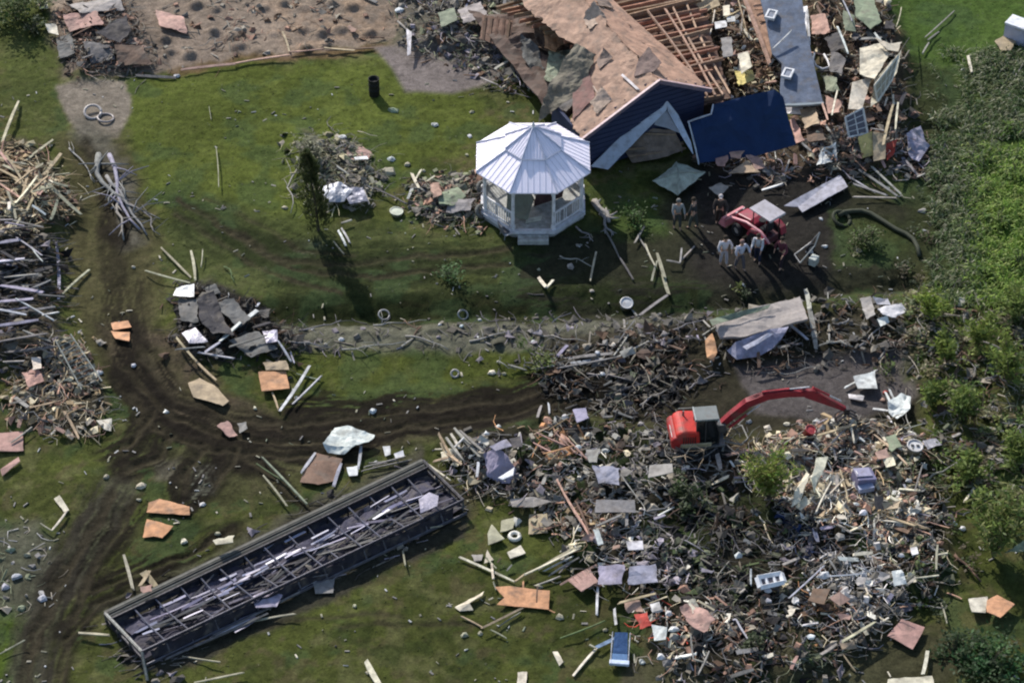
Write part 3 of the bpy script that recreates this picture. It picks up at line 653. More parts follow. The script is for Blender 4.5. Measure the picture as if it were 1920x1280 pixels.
# gable wall, side walls, cornice boards
th = .15
def wallprism(pts, name, col, parent=hs, mat='sheet', d=th):
    m = MB(); n = len(pts); a = [hp(u, 0.02, z) for u, z in pts]; b_ = [hp(u, d, z) for u, z in pts]
    m.add(a+b_, [(i, (i+1) % n, n+(i+1) % n, n+i) for i in range(n)] + [tuple(range(n)), tuple(range(2*n-1, n-1, -1))], col); return m.build(name, mat, parent)
gw = wallprism([(0.05,0),(HW-.05,0),(HW-.05,2.8),(RU,4.2),(.05,2.22)], 'gable_wall', NAVY, mat='navy')
m = MB()
for k in range(15):     # lap siding on the gable
    z = .15 + k*.27; u0, u1 = .06, HW-.06
    if z > 2.2: u0 = max(u0, (z-2.3)/(2.0)*RU+.12)
    if z > 2.8: u1 = min(u1, RU + (4.3-z)/1.4*(HW-RU)-.12)
    if u1 - u0 > .2: m.box(hp((u0+u1)/2, 0, z), (u1-u0, .03, .245), Matrix([ud, vd, (0,0,1)]).transposed().to_3x3() @ Matrix.Rotation(.06, 3, 'X'), NAVY)
m.build('lap_siding', 'navy', gw)
def hboard(p, q, wd, th_, col, name, parent=hs, mat='wood'):
    m, _ = board_mesh(p, q, wd, th_, col); return m.build(name, mat, parent)
for p, q, nm in (((-.15,2.27),(RU,4.36),'barge_board'), ((RU,4.36),(HW+.1,2.92),'barge_board')):
    m = MB(); a, b_ = hp(p[0], -.38, p[1]-.1), hp(q[0], -.38, q[1]-.1); d = (b_-a); L = d.length
    X = d.normalized(); Y = vd; Z = X.cross(Y); M = Matrix([X, Y, Z]).transposed()
    m.box((a+b_)/2, (L, .06, .2), M, (.16,.13,.17)); m.build(nm, 'paint', hs, bevel=.01)
    m = MB(); m.box((a+b_)/2+Vector((0,0,.11))+vd*.02, (L, .12, .03), M, (.52,.36,.36)); m.build('roof_edge', 'paint', hs)
m = MB(); a, b_ = hp(0.05, .1, 1.1), hp(.05, 3.0, 1.0); X = (b_-a).normalized(); M = Matrix([X, Vector((0,0,1)).cross(X), (0,0,1)]).transposed()
m.box((a+b_)/2, ((b_-a).length, .14, 2.1), M, NAVY); m.build('side_wall', 'navy', hs)
# fallen ceiling joists on the right side
for k in range(30):
    v = .25+k*.37; a = hp(HW-1.1 - k*.16, v, 2.25+U(-.1,.1)); b_ = hp(HW+1.4+.36*v+U(-.5,.3), v+U(-.35,.35), 1.65+U(-.15,.2))
    hboard(a, b_, .09, .2, (.36+U(-.09,.06), .20, .13), 'ceiling_joist')
for k in range(6):
    u = HW-.6+k*.42; hboard(hp(u, .2, 2.3-.10*k), hp(u-.6+k*.55+U(-.3,.3), 8.5+U(-1,0), 2.3-.1*k), .10, .09, (.42,.27,.19), 'rafter')
for k in range(9):
    v = 3.4+k*.3; hboard(hp(RU+1.0, v, 3.5), hp(RU+2.6, v+U(-.2,.2), 2.4), .07, .12, (.45,.29,.21), 'rafter')
hboard(hp(RU+1.4, 4.4, 3.3), hp(RU+1.15, 12.8, 3.6), .14, .06, (.6,.42,.32), 'fascia_board')
hboard(hp(.30*RU+.2, -.2, 3.0), hp(.42*RU, 2.0, 3.2), .1, .03, (.62,.48,.38), 'batten')
hboard(hp(.75*RU, -.1, 3.92), hp(.72*RU, 1.3, 3.9), .12, .04, (.66,.62,.58), 'batten')
m = sheet_bm([hp(RU+.6,.15,1.95), hp(HW+1.5,.1,1.5), hp(HW+2.8,3.5,1.3), hp(HW+4.0,7,1.2), hp(HW+4.6,12,1.2), hp(RU+.4,12.5,1.9)], .2, .05, (.12,.065,.045), .3, 14, ragged=.2); m.build('ceiling_boards', 'sheet', hs)
# attic floor under the deck so nothing is hollow
m = sheet_bm([hp(.2,.2,1.0), hp(HW+1.6,.3,.8), hp(HW+.6,8,1.0), hp(.3,13,1.0)], .25, .05, (.10,.065,.05), .4, 4); m.build('attic_floor', 'sheet', hs)

# porch gable that has dropped in front of the house
pf = G(1200, 300); 
pr = empty('porch_roof', pf, 0, 'pale blue fallen porch gable leaning on the dark blue house wall', 'porch roof')
def L3(px, py, z): return P(px, py, z) - pf
def strip(a, b_, wd, th_, col, name, parent, mat='paint'):
    m = MB(); d = b_-a; X = d.normalized(); Y = Vector((0,-.75,.66)); Z = X.cross(Y).normalized(); Y = Z.cross(X); M = Matrix([X, Z, Y]).transposed()
    m.box((a+b_)/2, (d.length, wd, th_), M, col); return m.build(name, mat, parent, bevel=.008)
BL = (.42,.48,.56)
m = sheet_bm([L3(1108,312,.4), L3(1140,318,.3), L3(1180,262,1.0), L3(1215,228,1.7), L3(1250,206,2.3), L3(1252,190,2.7), L3(1235,192,2.6), L3(1175,245,1.6)], .05, .06, BL, .3, 2); m.build('gable_slope', 'paint', pr)
m = sheet_bm([L3(1252,190,2.7), L3(1252,208,2.3), L3(1282,262,1.4), L3(1300,290,.8), L3(1296,268,1.2), L3(1272,216,2.2)], .03, .06, BL, .3, 6); m.build('gable_slope', 'paint', pr)
m = sheet_bm([L3(1215,230,1.62), L3(1250,208,2.2), L3(1275,250,1.5), L3(1250,240,1.5), L3(1232,236,1.5)], .05, .05, (.30,.34,.40), .2, 9); m.build('gable_infill', 'paint', pr)
m = sheet_bm([L3(1163,270,.8), L3(1210,240,1.3), L3(1265,245,1.3), L3(1282,282,.5), L3(1240,296,.35), L3(1185,306,.15)], .16, .06, (.20,.155,.12), .2, 7, ragged=.05); m.build('ceiling_boards', 'wood', pr)
for q in ((1172,280,1282,268,.7),(1180,293,1284,278,.55),(1210,250,1268,252,1.2)):
    m, _ = board_mesh(L3(q[0],q[1],q[4]), L3(q[2],q[3],q[4]), .12, .08, (.26,.19,.13)); m.build('joist', 'wood', pr)

# navy roof panel standing on its edge
br = empty('navy_roof_panel', G(1395, 300), 0, 'big navy blue roof panel with white left edge, tilted towards the workers', 'roof panel')
b0 = br.location.copy()
zz = lambda y: .35 + (305-y)/135*2.5
pts = [P(x, y, zz(y))-b0 for x, y in ((1294,228),(1332,216),(1337,196),(1400,180),(1452,168),(1468,182),(1482,235),(1492,272),(1420,292),(1312,306))]
m = sheet_bm(pts, .22, .08, (.010,.029,.082), .3, 1); m.build('blue_sheet', 'navy', br)
for x0, y0, x1, y1 in ((1310,306,1291,229),(1291,228,1333,214),(1333,214,1337,196)):
    m, _ = board_mesh(P(x0,y0,zz(y0)+.05)-b0, P(x1,y1,zz(y1)+.05)-b0, .07, .05, (.55,.57,.62)); m.build('edge_trim', 'paint', br)
m = MB()
for k in range(6):
    t = k/5; a = P(1312+t*165, 300-t*20, .0)-b0; b_ = P(1340+t*110, 200-t*20, 2.2)-b0; b_.z -= .25; m.tube([a, b_], .05, .05, (.2,.14,.1), 5)
m.build('rafter_set', 'wood', br)

# blue-grey roof slab with two vents
rs = empty('roof_slab', G(1500, 200), 0, 'long blue-grey roof slab with two white vents, right of the joists', 'roof slab'); r0 = rs.location.copy()
zs = lambda y: 1.3 + (195-y)/200*1.5
pts = [P(x, y, zs(y))-r0 for x, y in ((1419,-30),(1500,-30),(1512,60),(1543,193),(1470,197),(1462,170),(1466,120),(1448,100),(1436,40))]
m = sheet_bm(pts, .04, .12, (.125,.15,.20), .35, 4); m.build('roofing_sheet', 'sheet', rs)
m, _ = board_mesh(P(1470,198,1.32)-r0, P(1543,194,1.32)-r0, .16, .1, (.22,.25,.28)); m.build('edge_trim', 'paint', rs)
for x, y in ((1446,28),(1477,138)):
    p = P(x, y, zs(y)+.14)-r0; m = MB(); M = Matrix.Rotation(-.35, 3, 'Z')
    for q in ((0,.33,.5,.1),(0,-.33,.5,.1),(.2,0,.1,.6),(-.2,0,.1,.6)): m.box(p+M@Vector((q[0],q[1],0)), (q[2], q[3], .14), M, (.62,.62,.62))
    vt = m.build('vent_frame', 'paint', rs, bevel=.01); m = MB(); m.box(p-Vector((0,0,.03)), (.34,.56,.1), M, (.16,.18,.22)); m.build('vent_grille', 'metal', vt)
m, _ = board_mesh(P(1449,92,zs(92)+.15)-r0, P(1484,58,zs(58)+.3)-r0, .06, .05, (.6,.6,.58)); m.build('loose_batten', 'wood', rs)

# salmon wall and beam between the rubble and the slab
wl = empty('fallen_wall', G(1430, 130), 0, 'narrow salmon-coloured fallen wall between the rubble and the blue-grey slab', 'wall'); w0 = wl.location.copy()
zs2 = lambda y: 1.2 + (150-y)/180*1.3
pts = [P(x, y, zs2(y))-w0 for x, y in ((1393,-30),(1420,-30),(1436,40),(1448,100),(1444,112),(1412,40))]
m = sheet_bm(pts, .05, .10, (.46,.28,.19), .3, 2); m.build('wall_boards', 'wood', wl)
m, _ = board_mesh(P(1384,-30,2.7)-w0, P(1443,119,1.5)-w0, .16, .16, (.62,.40,.29)); m.build('top_beam', 'wood', wl)
for t in (.15,.35,.55,.75): 
    m, _ = board_mesh(P(1398+48*t,-20+110*t,2.65-1.1*t)-w0, P(1420+30*t,-20+110*t,2.6-1.1*t)-w0, .05, .05, (.30,.18,.12)); m.build('stud', 'wood', wl)

# ================================================================== LONG UPTURNED FRAME
A_, B_, C2, D2 = P(197,1150,.62), P(793,864,.62), P(868,938,.62), P(266,1222,.62)
fo = (A_+C2)/2; fo.z = 0
fr = empty('long_metal_frame', fo, 0, 'very long dark metal building frame lying open side up on the grass', 'metal frame')
A, B, C_, D = [p-fo for p in (A_, B_, C2, D2)]
def lower(p, z): return Vector((p.x, p.y, z))
DK = (.022,.021,.027); TAN = (.10,.096,.08)
def beam(a, b_, wd, h, col, name, parent, mat='metal'):
    m = MB(); d = b_-a; X = d.normalized(); Y = Vector((0,0,1)).cross(X); Y = Y.normalized() if Y.length > .01 else Vector((0,1,0)); Z = X.cross(Y); M = Matrix([X, Y, Z]).transposed()
    m.box((a+b_)/2, (d.length, wd, h), M, col)
    m.box((a+b_)/2+Z*(h/2+.011), (d.length, wd*.35, .022), M, tuple(x*1.5 for x in col))  # paler strip along the top, a highlight put into the rail's colour
    return m.build(name, mat, parent)
long_ = (B-A); inn = .16        # inner far rail position across the frame
Ai, Bi = A.lerp(D, inn), B.lerp(C_, inn)
beam(A, B, .22, .10, TAN, 'outer_rail', fr, 'sheet'); beam(A.lerp(D,.07)+Vector((0,0,-.06)), B.lerp(C_,.07)+Vector((0,0,-.06)), .18, .08, (.08,.08,.07), 'outer_rail', fr, 'sheet')
beam(Ai, Bi, .09, .12, DK, 'side_rail', fr); beam(D, C_, .09, .12, (.04,.04,.055), 'side_rail', fr)
beam(D.lerp(A,.5)+Vector((0,0,-.45)), C_.lerp(B,.5)+Vector((0,0,-.3)), .07, .09, (.14,.14,.18), 'floor_rail', fr)
beam(lower(D,.10)+ (D-A).normalized()*.25, lower(C_,.10)+(D-A).normalized()*.25, .07, .1, (.12,.12,.14), 'bottom_rail', fr)
for t, (z) in ((0, 0), (1, 0)):
    a, b_ = A.lerp(B, t), D.lerp(C_, t); beam(a, b_, .12, .12, (.10,.105,.10) if t == 0 else DK, 'end_beam', fr)
    beam(lower(a,.2), lower(b_,.2), .1, .1, DK, 'end_beam', fr)
    for s in (0, .33, .66, 1): q = a.lerp(b_, s); m = MB(); m.box((q.x, q.y, .32), (.08,.08,.6), None, (.15,.15,.15)); m.build('corner_post', 'metal', fr)
beam(D, lower(D, .02)+Vector((.25,-.9,0)), .12, .12, (.20,.20,.17), 'corner_brace', fr, 'sheet')
nr = 15
for k in range(1, nr):
    t = k/nr + U(-.008,.008); a, b_ = Ai.lerp(Bi, t), D.lerp(C_, t+U(-.006,.012)); sagz = -.1 if k % 3 else -.28
    mid = a.lerp(b_, .5) + Vector((0,0,sagz)); m = MB(); m.tube([a, mid, b_], .032, .032, (.12,.12,.15), 5); cb = m.build('cross_member', 'sheet', fr)
    m = MB(); m.tube([lower(a, .58), lower(a, .1)], .04, .04, DK, 5); m.build('side_post', 'metal', fr)
    m = MB(); m.tube([lower(b_, .58), lower(b_, .08)+(D-A).normalized()*.25], .04, .04, (.10,.10,.12), 5); m.build('side_post', 'metal', fr)
m = sheet_bm([lower(Ai.lerp(Bi,t), .16) for t in (0,.25,.5,.75,1)] + [lower(D.lerp(C_,t), .16) for t in (1,.75,.5,.25,0)], .22, .02, (.040,.036,.052), .3, 3); m.build('floor_sheet', 'sheet', fr)
m = sheet_bm([lower(A.lerp(B,t), .56) for t in (0,.25,.5,.75,1)] + [lower(Ai.lerp(Bi,t), .25) for t in (1,.75,.5,.25,0)], .06, .02, (.022,.022,.030), .4, 6); m.build('side_skin', 'sheet', fr)
od = (D-A).normalized()*.22
m = sheet_bm([lower(D.lerp(C_,t), .55)+od*.3 for t in (.02,.25,.5,.75,.97)] + [lower(D.lerp(C_,t), .06)+od for t in (.95,.75,.5,.25,.03)], .10, .02, (.022,.020,.028), .25, 16, ragged=.12); m.build('side_skin', 'sheet', fr)
# pale strip of crumpled lining that runs the length of the inside
for k in range(8):
    t0, t1 = .02+k*.12, .02+k*.12+.115; s0 = .30+U(-.03,.04); s1 = s0+.16+U(0,.1)
    pp = [A.lerp(B,t0).lerp(D.lerp(C_,t0), s0), A.lerp(B,t1).lerp(D.lerp(C_,t1), s0+U(-.03,.03)), A.lerp(B,t1).lerp(D.lerp(C_,t1), s1), A.lerp(B,t0).lerp(D.lerp(C_,t0), s1+U(-.03,.03))]
    m = sheet_bm([lower(p, .34+U(-.06,.08)) for p in pp], .16, .012, (.062,.058,.085), .16, ragged=.08); m.build('lining_sheet', 'sheet', fr)
for k in range(44):     # pale streaks of torn lining running lengthwise
    t = U(.02,.88); s0 = random.gauss(.50,.11); a_ = A.lerp(B,t).lerp(D.lerp(C_,t), s0); b_ = A.lerp(B,t+U(.03,.10)).lerp(D.lerp(C_,t+.05), s0+random.gauss(0,.03))
    m, _ = board_mesh(lower(a_, .52+U(-.06,.05)), lower(b_, .52+U(-.06,.05)), U(.04,.13), .01, (.34,.33,.42) if k % 3 else (.24,.22,.30)); m.build('lining_strip', 'paint', fr)
FWORD = ['bottom end','left end','left third','left centre','centre','right centre','right third','right end']
inner = []
for k in range(80):     # loose metal and boards lying inside the frame
    t = U(.03,.95); s = U(.48,.92); a = A.lerp(B,t).lerp(D.lerp(C_,t), s); ln = U(.7,2.8); dr = (long_.normalized()*U(.7,1)+(D-A).normalized()*U(-.35,.35)).normalized()
    a = fo+lower(a, .30+U(-.08,.2)); b2 = a + dr*ln + Vector((0,0,U(-.08,.1)))
    kind = random.choice(['v','m','m','g','v','m','d','d']); m, L = board_mesh(a, b2, U(.03,.11), .02, kind); m.c = [tuple(q*(.62 if kind in 'vg' else .7) for q in m.c[0])]*len(m.c); o = m.build('metal_strip', 'sheet')
    qx, qy = px_of(a.x, a.y, a.z); tag(o, autolabel(float(qx), float(qy), PAL[kind][1], 'metal strip', sizew(L), FWORD[min(7,int(t*8))].join(('near the frame\'s ', ''))), 'metal strip', 'loose metal strips inside the long frame')
panel([(785,935),(805,922),(822,930),(820,950),(788,962)], 'v', .9, .08, 'violet-grey crumpled sheet on the right end of the long frame', 'metal_sheet', mat='metal')
panel([(470,1120),(500,1108),(530,1115),(520,1135),(480,1140)], 'v', .35, .1, 'curved violet-grey sheet below the left half of the long frame', 'metal_sheet', mat='metal')
panel([(430,1165),(470,1150),(485,1160),(440,1185)], 'v', .2, .1, None, 'metal_sheet', mat='metal')
panel([(585,1088),(627,1085),(625,1110),(592,1112)], 'g', .1, .02, 'light grey square slab on grass below the middle of the long frame', 'concrete_slab', cat='slab')
for x0,y0,x1,y1,c,wd in ((390,1200,470,1160,'s',.06),(400,1190,560,1110,'g',.08),(470,1165,552,1150,'l',.07),(310,1235,400,1195,'m',.1),(560,1105,645,1060,'s',.1),(320,1205,640,1045,'m',.12),(330,1225,500,1150,'m',.1),(610,1040,760,985,'m',.1),(640,1040,740,1000,'d',.14),(720,1005,830,960,'m',.12),(405,1165,430,1142,'w',.08),(300,1210,400,1160,'m',.16),(740,1000,830,985,'l',.05),(800,985,840,972,'l',.05),(755,1032,760,1060,'l',.06),(345,1230,410,1240,'l',.05)):
    board(x0,y0,x1,y1,wd,c,z=(.12,.25))

# ================================================================== RED EXCAVATOR
RED = (.52,.032,.022); RED2 = (.32,.02,.02); BLK = (.02,.02,.022); GRYM = (.12,.12,.12)
e0 = G(1316, 838)
ex = empty('excavator', e0, math.radians(6), 'red excavator with a dark cab, its arched boom reaching right over the mud pool', 'excavator')
for s in (-1, 1):      # crawler tracks
    m = MB(); pr_ = []
    for j in range(9): t = math.pi/2 + math.pi*j/8; pr_.append((-1.15+.27*math.cos(t), .28+.27*math.sin(t)))
    for j in range(9): t = -math.pi/2 + math.pi*j/8; pr_.append((1.15+.27*math.cos(t), .28+.27*math.sin(t)))
    m.prism(pr_, s*.62, s*1.02, BLK); tr = None
    for k in range(14): m.box((-1.2+k*.185, s*.82, .56), (.09,.42,.05), None, (.04,.035,.03)); m.box((-1.2+k*.185, s*.82, .02), (.09,.42,.05), None, (.04,.035,.03))
    tr = m.build('crawler_track', 'rubber', ex)
    for k in range(5):
        m = MB(); M = Matrix.Translation((-1.0+k*.5, s*1.03, .25)) @ Matrix.Rotation(math.pi/2, 4, 'X'); c = [M @ Vector((.15*math.cos(a), .15*math.sin(a), 0)) for a in [i*math.pi/6 for i in range(12)]]
        m.add(c+[p+Vector((0,-.08*s,0)) for p in c], [(i, (i+1) % 12, 12+(i+1) % 12, 12+i) for i in range(12)]+[tuple(range(12)), tuple(range(12,24))], (.08,.07,.07)); m.build('track_roller', 'metal', tr)
m = MB(); m.box((0,0,.5), (1.2,1.2,.35), None, GRYM); m.build('undercarriage', 'metal', ex, bevel=.03)
m = MB(); m.box((0,0,.72), (2.1,1.7,.14), None, GRYM); m.build('turntable', 'metal', ex, bevel=.04)
# rounded engine housing at the rear (left in the photo) with counterweight
m = MB(); pr_ = [(-1.55,.80),(-1.62,1.2),(-1.5,1.65),(-1.2,1.80),(-.35,1.72),(-.25,.80)]
m.prism(pr_, -.85, .85, RED); hd = m.build('engine_hood', 'muddy_paint', ex, bevel=.12)
m = MB(); pr_ = [(-1.75,.80),(-1.80,1.3),(-1.62,1.48),(-1.2,1.5),(-1.2,.80)]; m.prism(pr_, -.88, .88, RED2); m.build('counterweight', 'muddy_paint', ex, bevel=.08)
m = MB()
for k in range(6): m.box((-1.15+k*.12, -.862, 1.25), (.05,.02,.45), None, BLK)
m.build('side_grille', 'metal', hd)
m = MB(); m.tube([(-1.0,.45,1.75),(-1.0,.45,2.05)], .05, .05, GRYM, 8); m.build('exhaust', 'metal', hd)
m = MB(); m.box((-1.72,-.2,1.35), (.03,.9,.12), None, (.65,.62,.58)); m.build('stripe', 'paint', hd)
m = MB(); m.box((-.5,-.88,.95), (1.6,.08,.22), None, (.50,.44,.28)); m.build('side_step', 'metal', ex, bevel=.02)
# cab
cbx, cby = .15, -.30
m = MB(); M4 = Matrix()
pr_ = [(-.45,.80),(-.50,2.35),(.42,2.35),(.72,1.5),(.70,.80)]; m.prism(pr_, cby-.42, cby+.42, (.012,.014,.015)); cb = m.build('cab', 'glass', ex, bevel=.03)
for a, b_ in (((-.5,2.38),(-.46,.8)), ((.42,2.38),(.73,1.5)), ((.73,1.5),(.71,.8)), ((-.02,2.38),(.0,.8))):
    for s in (-1, 1): m = MB(); m.tube([(a[0],cby+s*.43,a[1]),(b_[0],cby+s*.43,b_[1])], .035, .035, (.06,.06,.06), 5); m.build('cab_pillar', 'metal', cb)
m = MB(); m.box((.02,cby,2.43), (1.25,1.02,.10), None, (.16,.175,.165)); rf = m.build('cab_roof', 'paint', ex, bevel=.03)
m = MB(); m.box((-.57,cby,2.44), (.07,.98,.14), None, (.35,.37,.35)); m.build('roof_lip', 'paint', rf)
m = MB(); m.box((.72,cby-.1,1.9), (.02,.06,.5), None, (.5,.5,.5)); m.build('wiper', 'metal', cb)
for s in (-1, 1): m = MB(); m.box((.62,cby+s*.38,2.28), (.08,.12,.1), None, (.7,.7,.65)); m.build('work_light', 'paint', cb)
# boom, stick, rams, grapple  (x forward)
def arm(prof, y, wd, name, parent=ex, col=RED):
    m = MB(); m.prism(prof, y-wd/2, y+wd/2, col); return m.build(name, 'muddy_paint', parent, bevel=.02)
by = .28
ctr = [(.85,1.05),(1.25,1.5),(1.85,2.1),(2.65,2.45),(3.5,2.5),(4.2,2.4)]; hwid = [.13,.16,.18,.17,.15,.10]
topp = []; bot = []
for i, (x, z) in enumerate(ctr):
    a = ctr[max(i-1,0)]; b_ = ctr[min(i+1,5)]; d = Vector((b_[0]-a[0], b_[1]-a[1])).normalized(); n_ = Vector((-d.y, d.x))
    topp.append((x+n_.x*hwid[i], z+n_.y*hwid[i])); bot.append((x-n_.x*hwid[i], z-n_.y*hwid[i]))
for i in range(5): pass
m = MB()
for i in range(5): m.prism([bot[i], bot[i+1], topp[i+1], topp[i]], by-.13, by+.12, (.26,.014,.024))
bo = m.build('boom', 'muddy_paint', ex)
st = arm([(4.0,2.60),(4.5,2.56),(6.0,1.42),(5.9,1.27),(4.2,2.2)], by, .18, 'stick', ex, (.22,.014,.024))
def ram(a, b_, y, parent, r=.06):
    a, b_ = Vector((a[0],y,a[1])), Vector((b_[0],y,b_[1])); m = MB(); mid = a.lerp(b_,.58); m.tube([a, mid], r, r, (.40,.03,.04), 7); m.tube([mid, b_], r*.55, r*.55, (.5,.5,.52), 6); m.build('hydraulic_ram', 'metal', parent)
ram((1.1,.95),(2.3,2.1), by-.2, bo); ram((1.1,.95),(2.3,2.1), by+.2, bo); ram((2.4,2.62),(4.35,2.72), by, bo); ram((4.5,2.68),(5.75,1.8), by, st, .05)
for k in (-.05, .05):
    m = MB(); m.tube([(1.0,by+k,1.35),(1.7,by+k,2.2),(2.6,by+k,2.68),(3.9,by+k,2.68),(4.8,by+k,2.4)], .02, .02, BLK, 4); m.build('hydraulic_hose', 'rubber', bo)
m = MB(); m.box((.95,by,1.05), (.5,.5,.5), None, GRYM); m.build('boom_bracket', 'metal', ex, bevel=.03)
# grapple
m = MB(); m.box((6.02,by,1.25), (.24,.3,.3), None, (.05,.04,.04)); gp = m.build('grapple', 'metal', ex, bevel=.02)
for s in (-1, 1):
    for y in (-.22, 0, .22):
        m = MB(); m.tube([(6.02+.05*s,by+y,1.15),(6.05+.42*s,by+y,.88),(6.05+.40*s,by+y,.55),(6.03+.12*s,by+y,.36)], .055, .03, (.07,.06,.06), 5); m.build('grapple_tine', 'metal', gp)

for c_ in ex.children:
    if c_.name.split('.')[0] not in ('boom', 'stick', 'grapple'): c_.scale = (.80, .80, .88)
# ================================================================== SMALL RED TRACTOR WITH CANOPY
t0 = G(1421, 450); tr = empty('tractor', t0, math.radians(130), 'small red tractor with a light grey canopy, behind the workers in white', 'tractor')
tr.scale = (.88,.88,.9); TR = (.26,.018,.035)
m = MB(); m.prism([(-.1,.55),(-.05,1.2),(.3,1.32),(1.2,1.18),(1.38,1.0),(1.40,.55)], -.38, .38, TR); hd = m.build('hood', 'paint', tr, bevel=.07)
m = MB(); m.box((1.41,0,.85), (.03,.5,.4), None, BLK); m.build('front_grille', 'metal', hd)
for s in (-.25, .25): m = MB(); m.box((1.41,s,1.05), (.04,.14,.08), None, (.7,.7,.65)); m.build('headlight', 'paint', hd)
def wheel(x, y, r, wd, parent):
    m = MB(); M = Matrix.Translation((x, y, r)) @ Matrix.Rotation(math.pi/2, 4, 'X'); prf = [(r*.55,-wd/2),(r*.93,-wd/2),(r,-wd*.3),(r,wd*.3),(r*.93,wd/2),(r*.55,wd/2)]
    for j in range(18):
        a0, a1 = 2*math.pi*j/18, 2*math.pi*(j+1)/18
        v = [M @ Vector((q*math.cos(a), q*math.sin(a), z)) for a in (a0, a1) for q, z in prf]; m.add(v, [(i, i+1, 7+i, 6+i) for i in range(5)], BLK)
    w_ = m.build('wheel', 'rubber', parent)
    m = MB(); c = [M @ Vector((r*.56*math.cos(a), r*.56*math.sin(a), z)) for z in (-wd*.25, wd*.25) for a in [i*math.pi/6 for i in range(12)]]
    m.add(c, [(i, (i+1) % 12, 12+(i+1) % 12, 12+i) for i in range(12)]+[tuple(range(12)), tuple(range(12,24))], (.45,.40,.36)); m.build('rim', 'metal', w_)
for s in (-1, 1): wheel(1.0, s*.55, .34, .24, tr); wheel(-.55, s*.68, .58, .36, tr)
for s in (-1, 1):
    m = MB(); pr_ = [(-1.15,.75),(-1.05,1.15),(-.6,1.32),(-.1,1.18),(.05,.8),(-.1,.8),(-.2,1.08),(-.6,1.2),(-.98,1.06),(-1.05,.75)]
    m.prism(pr_, s*.5, s*.88, (.30,.03,.05)); m.build('mudguard', 'muddy_paint', tr, bevel=.02)
m = MB(); m.box((-.55,0,.7), (1.0,.8,.4), None, (.07,.02,.03)); m.build('chassis', 'paint', tr, bevel=.03)
m = MB(); m.box((-.5,0,1.05), (.5,.5,.1), None, BLK); m.box((-.75,0,1.32), (.1,.5,.45), None, BLK); m.build('seat', 'fabric', tr, bevel=.03)
m = MB(); m.tube([(-.02,0,1.2),(-.2,0,1.45)], .03, .03, BLK); m.lathe((-.22,0,1.44), [(.2,0),(.2,.03)], BLK, 14); m.build('steering_wheel', 'rubber', tr)
for x in (-1.0, .05):
    for s in (-.42, .42): m = MB(); m.tube([(x,s,.9),(x,s,2.15)], .035, .035, BLK, 5); m.build('canopy_post', 'metal', tr)
m = MB(); m.box((-.5,0,2.2), (1.55,1.12,.09), Matrix.Rotation(.04,3,'Y'), (.34,.32,.34)); m.box((-1.22,0,2.20),(.10,1.12,.14),None,(.42,.41,.43)); m.build('canopy', 'paint', tr, bevel=.04)
for s in (1,):
    m = MB(); m.tube([(1.75,s*.72,.55),(1.35,s*.72,1.05),(.2,s*.74,1.42),(-.9,s*.80,1.5),(-1.6,s*.85,1.2)], .075, .07, (.62,.28,.30), 6); m.build('loader_arm', 'paint', tr, smooth=True)
m = MB(); m.prism([(1.65,.2),(1.75,.75),(1.95,.7),(2.15,.22),(2.1,.16)], -.7, .8, (.55,.20,.22)); m.build('bucket', 'paint', tr, bevel=.02)

# ================================================================== PEOPLE
SKIN = (.42,.26,.18)
def skin_mesh(name, verts, edges, radii, col, mat, parent, level=1, root=0):
    me = bpy.data.meshes.new(name); me.from_pydata([tuple(v) for v in verts], edges, []); me.update()
    o = bpy.data.objects.new(name, me); COL.objects.link(o)
    sk = o.modifiers.new('skin', 'SKIN'); sk.use_smooth_shade = True
    if not me.skin_vertices: me.attributes  # layer is made by the modifier
    bpy.context.view_layer.update()
    lay_ = me.skin_vertices[0].data if me.skin_vertices else None
    if lay_ is None:
        bpy.context.view_layer.objects.active = o; o.select_set(True); bpy.ops.mesh.customdata_skin_add(); lay_ = me.skin_vertices[0].data; o.select_set(False)
    for i, r in enumerate(radii): lay_[i].radius = (r, r) if not isinstance(r, tuple) else r; lay_[i].use_root = (i == root)
    if level: ss = o.modifiers.new('sub', 'SUBSURF'); ss.levels = level; ss.render_levels = level
    dg = bpy.context.evaluated_depsgraph_get(); dg.update(); me2 = bpy.data.meshes.new_from_object(o.evaluated_get(dg))
    bpy.data.objects.remove(o); m = MB(); m.v = [tuple(v.co) for v in me2.vertices]; m.f = [tuple(p.vertices) for p in me2.polygons]
    m.c = [col(Vector(p.center)) if callable(col) else col for p in me2.polygons]
    return m.build(name, mat, parent, smooth=True)
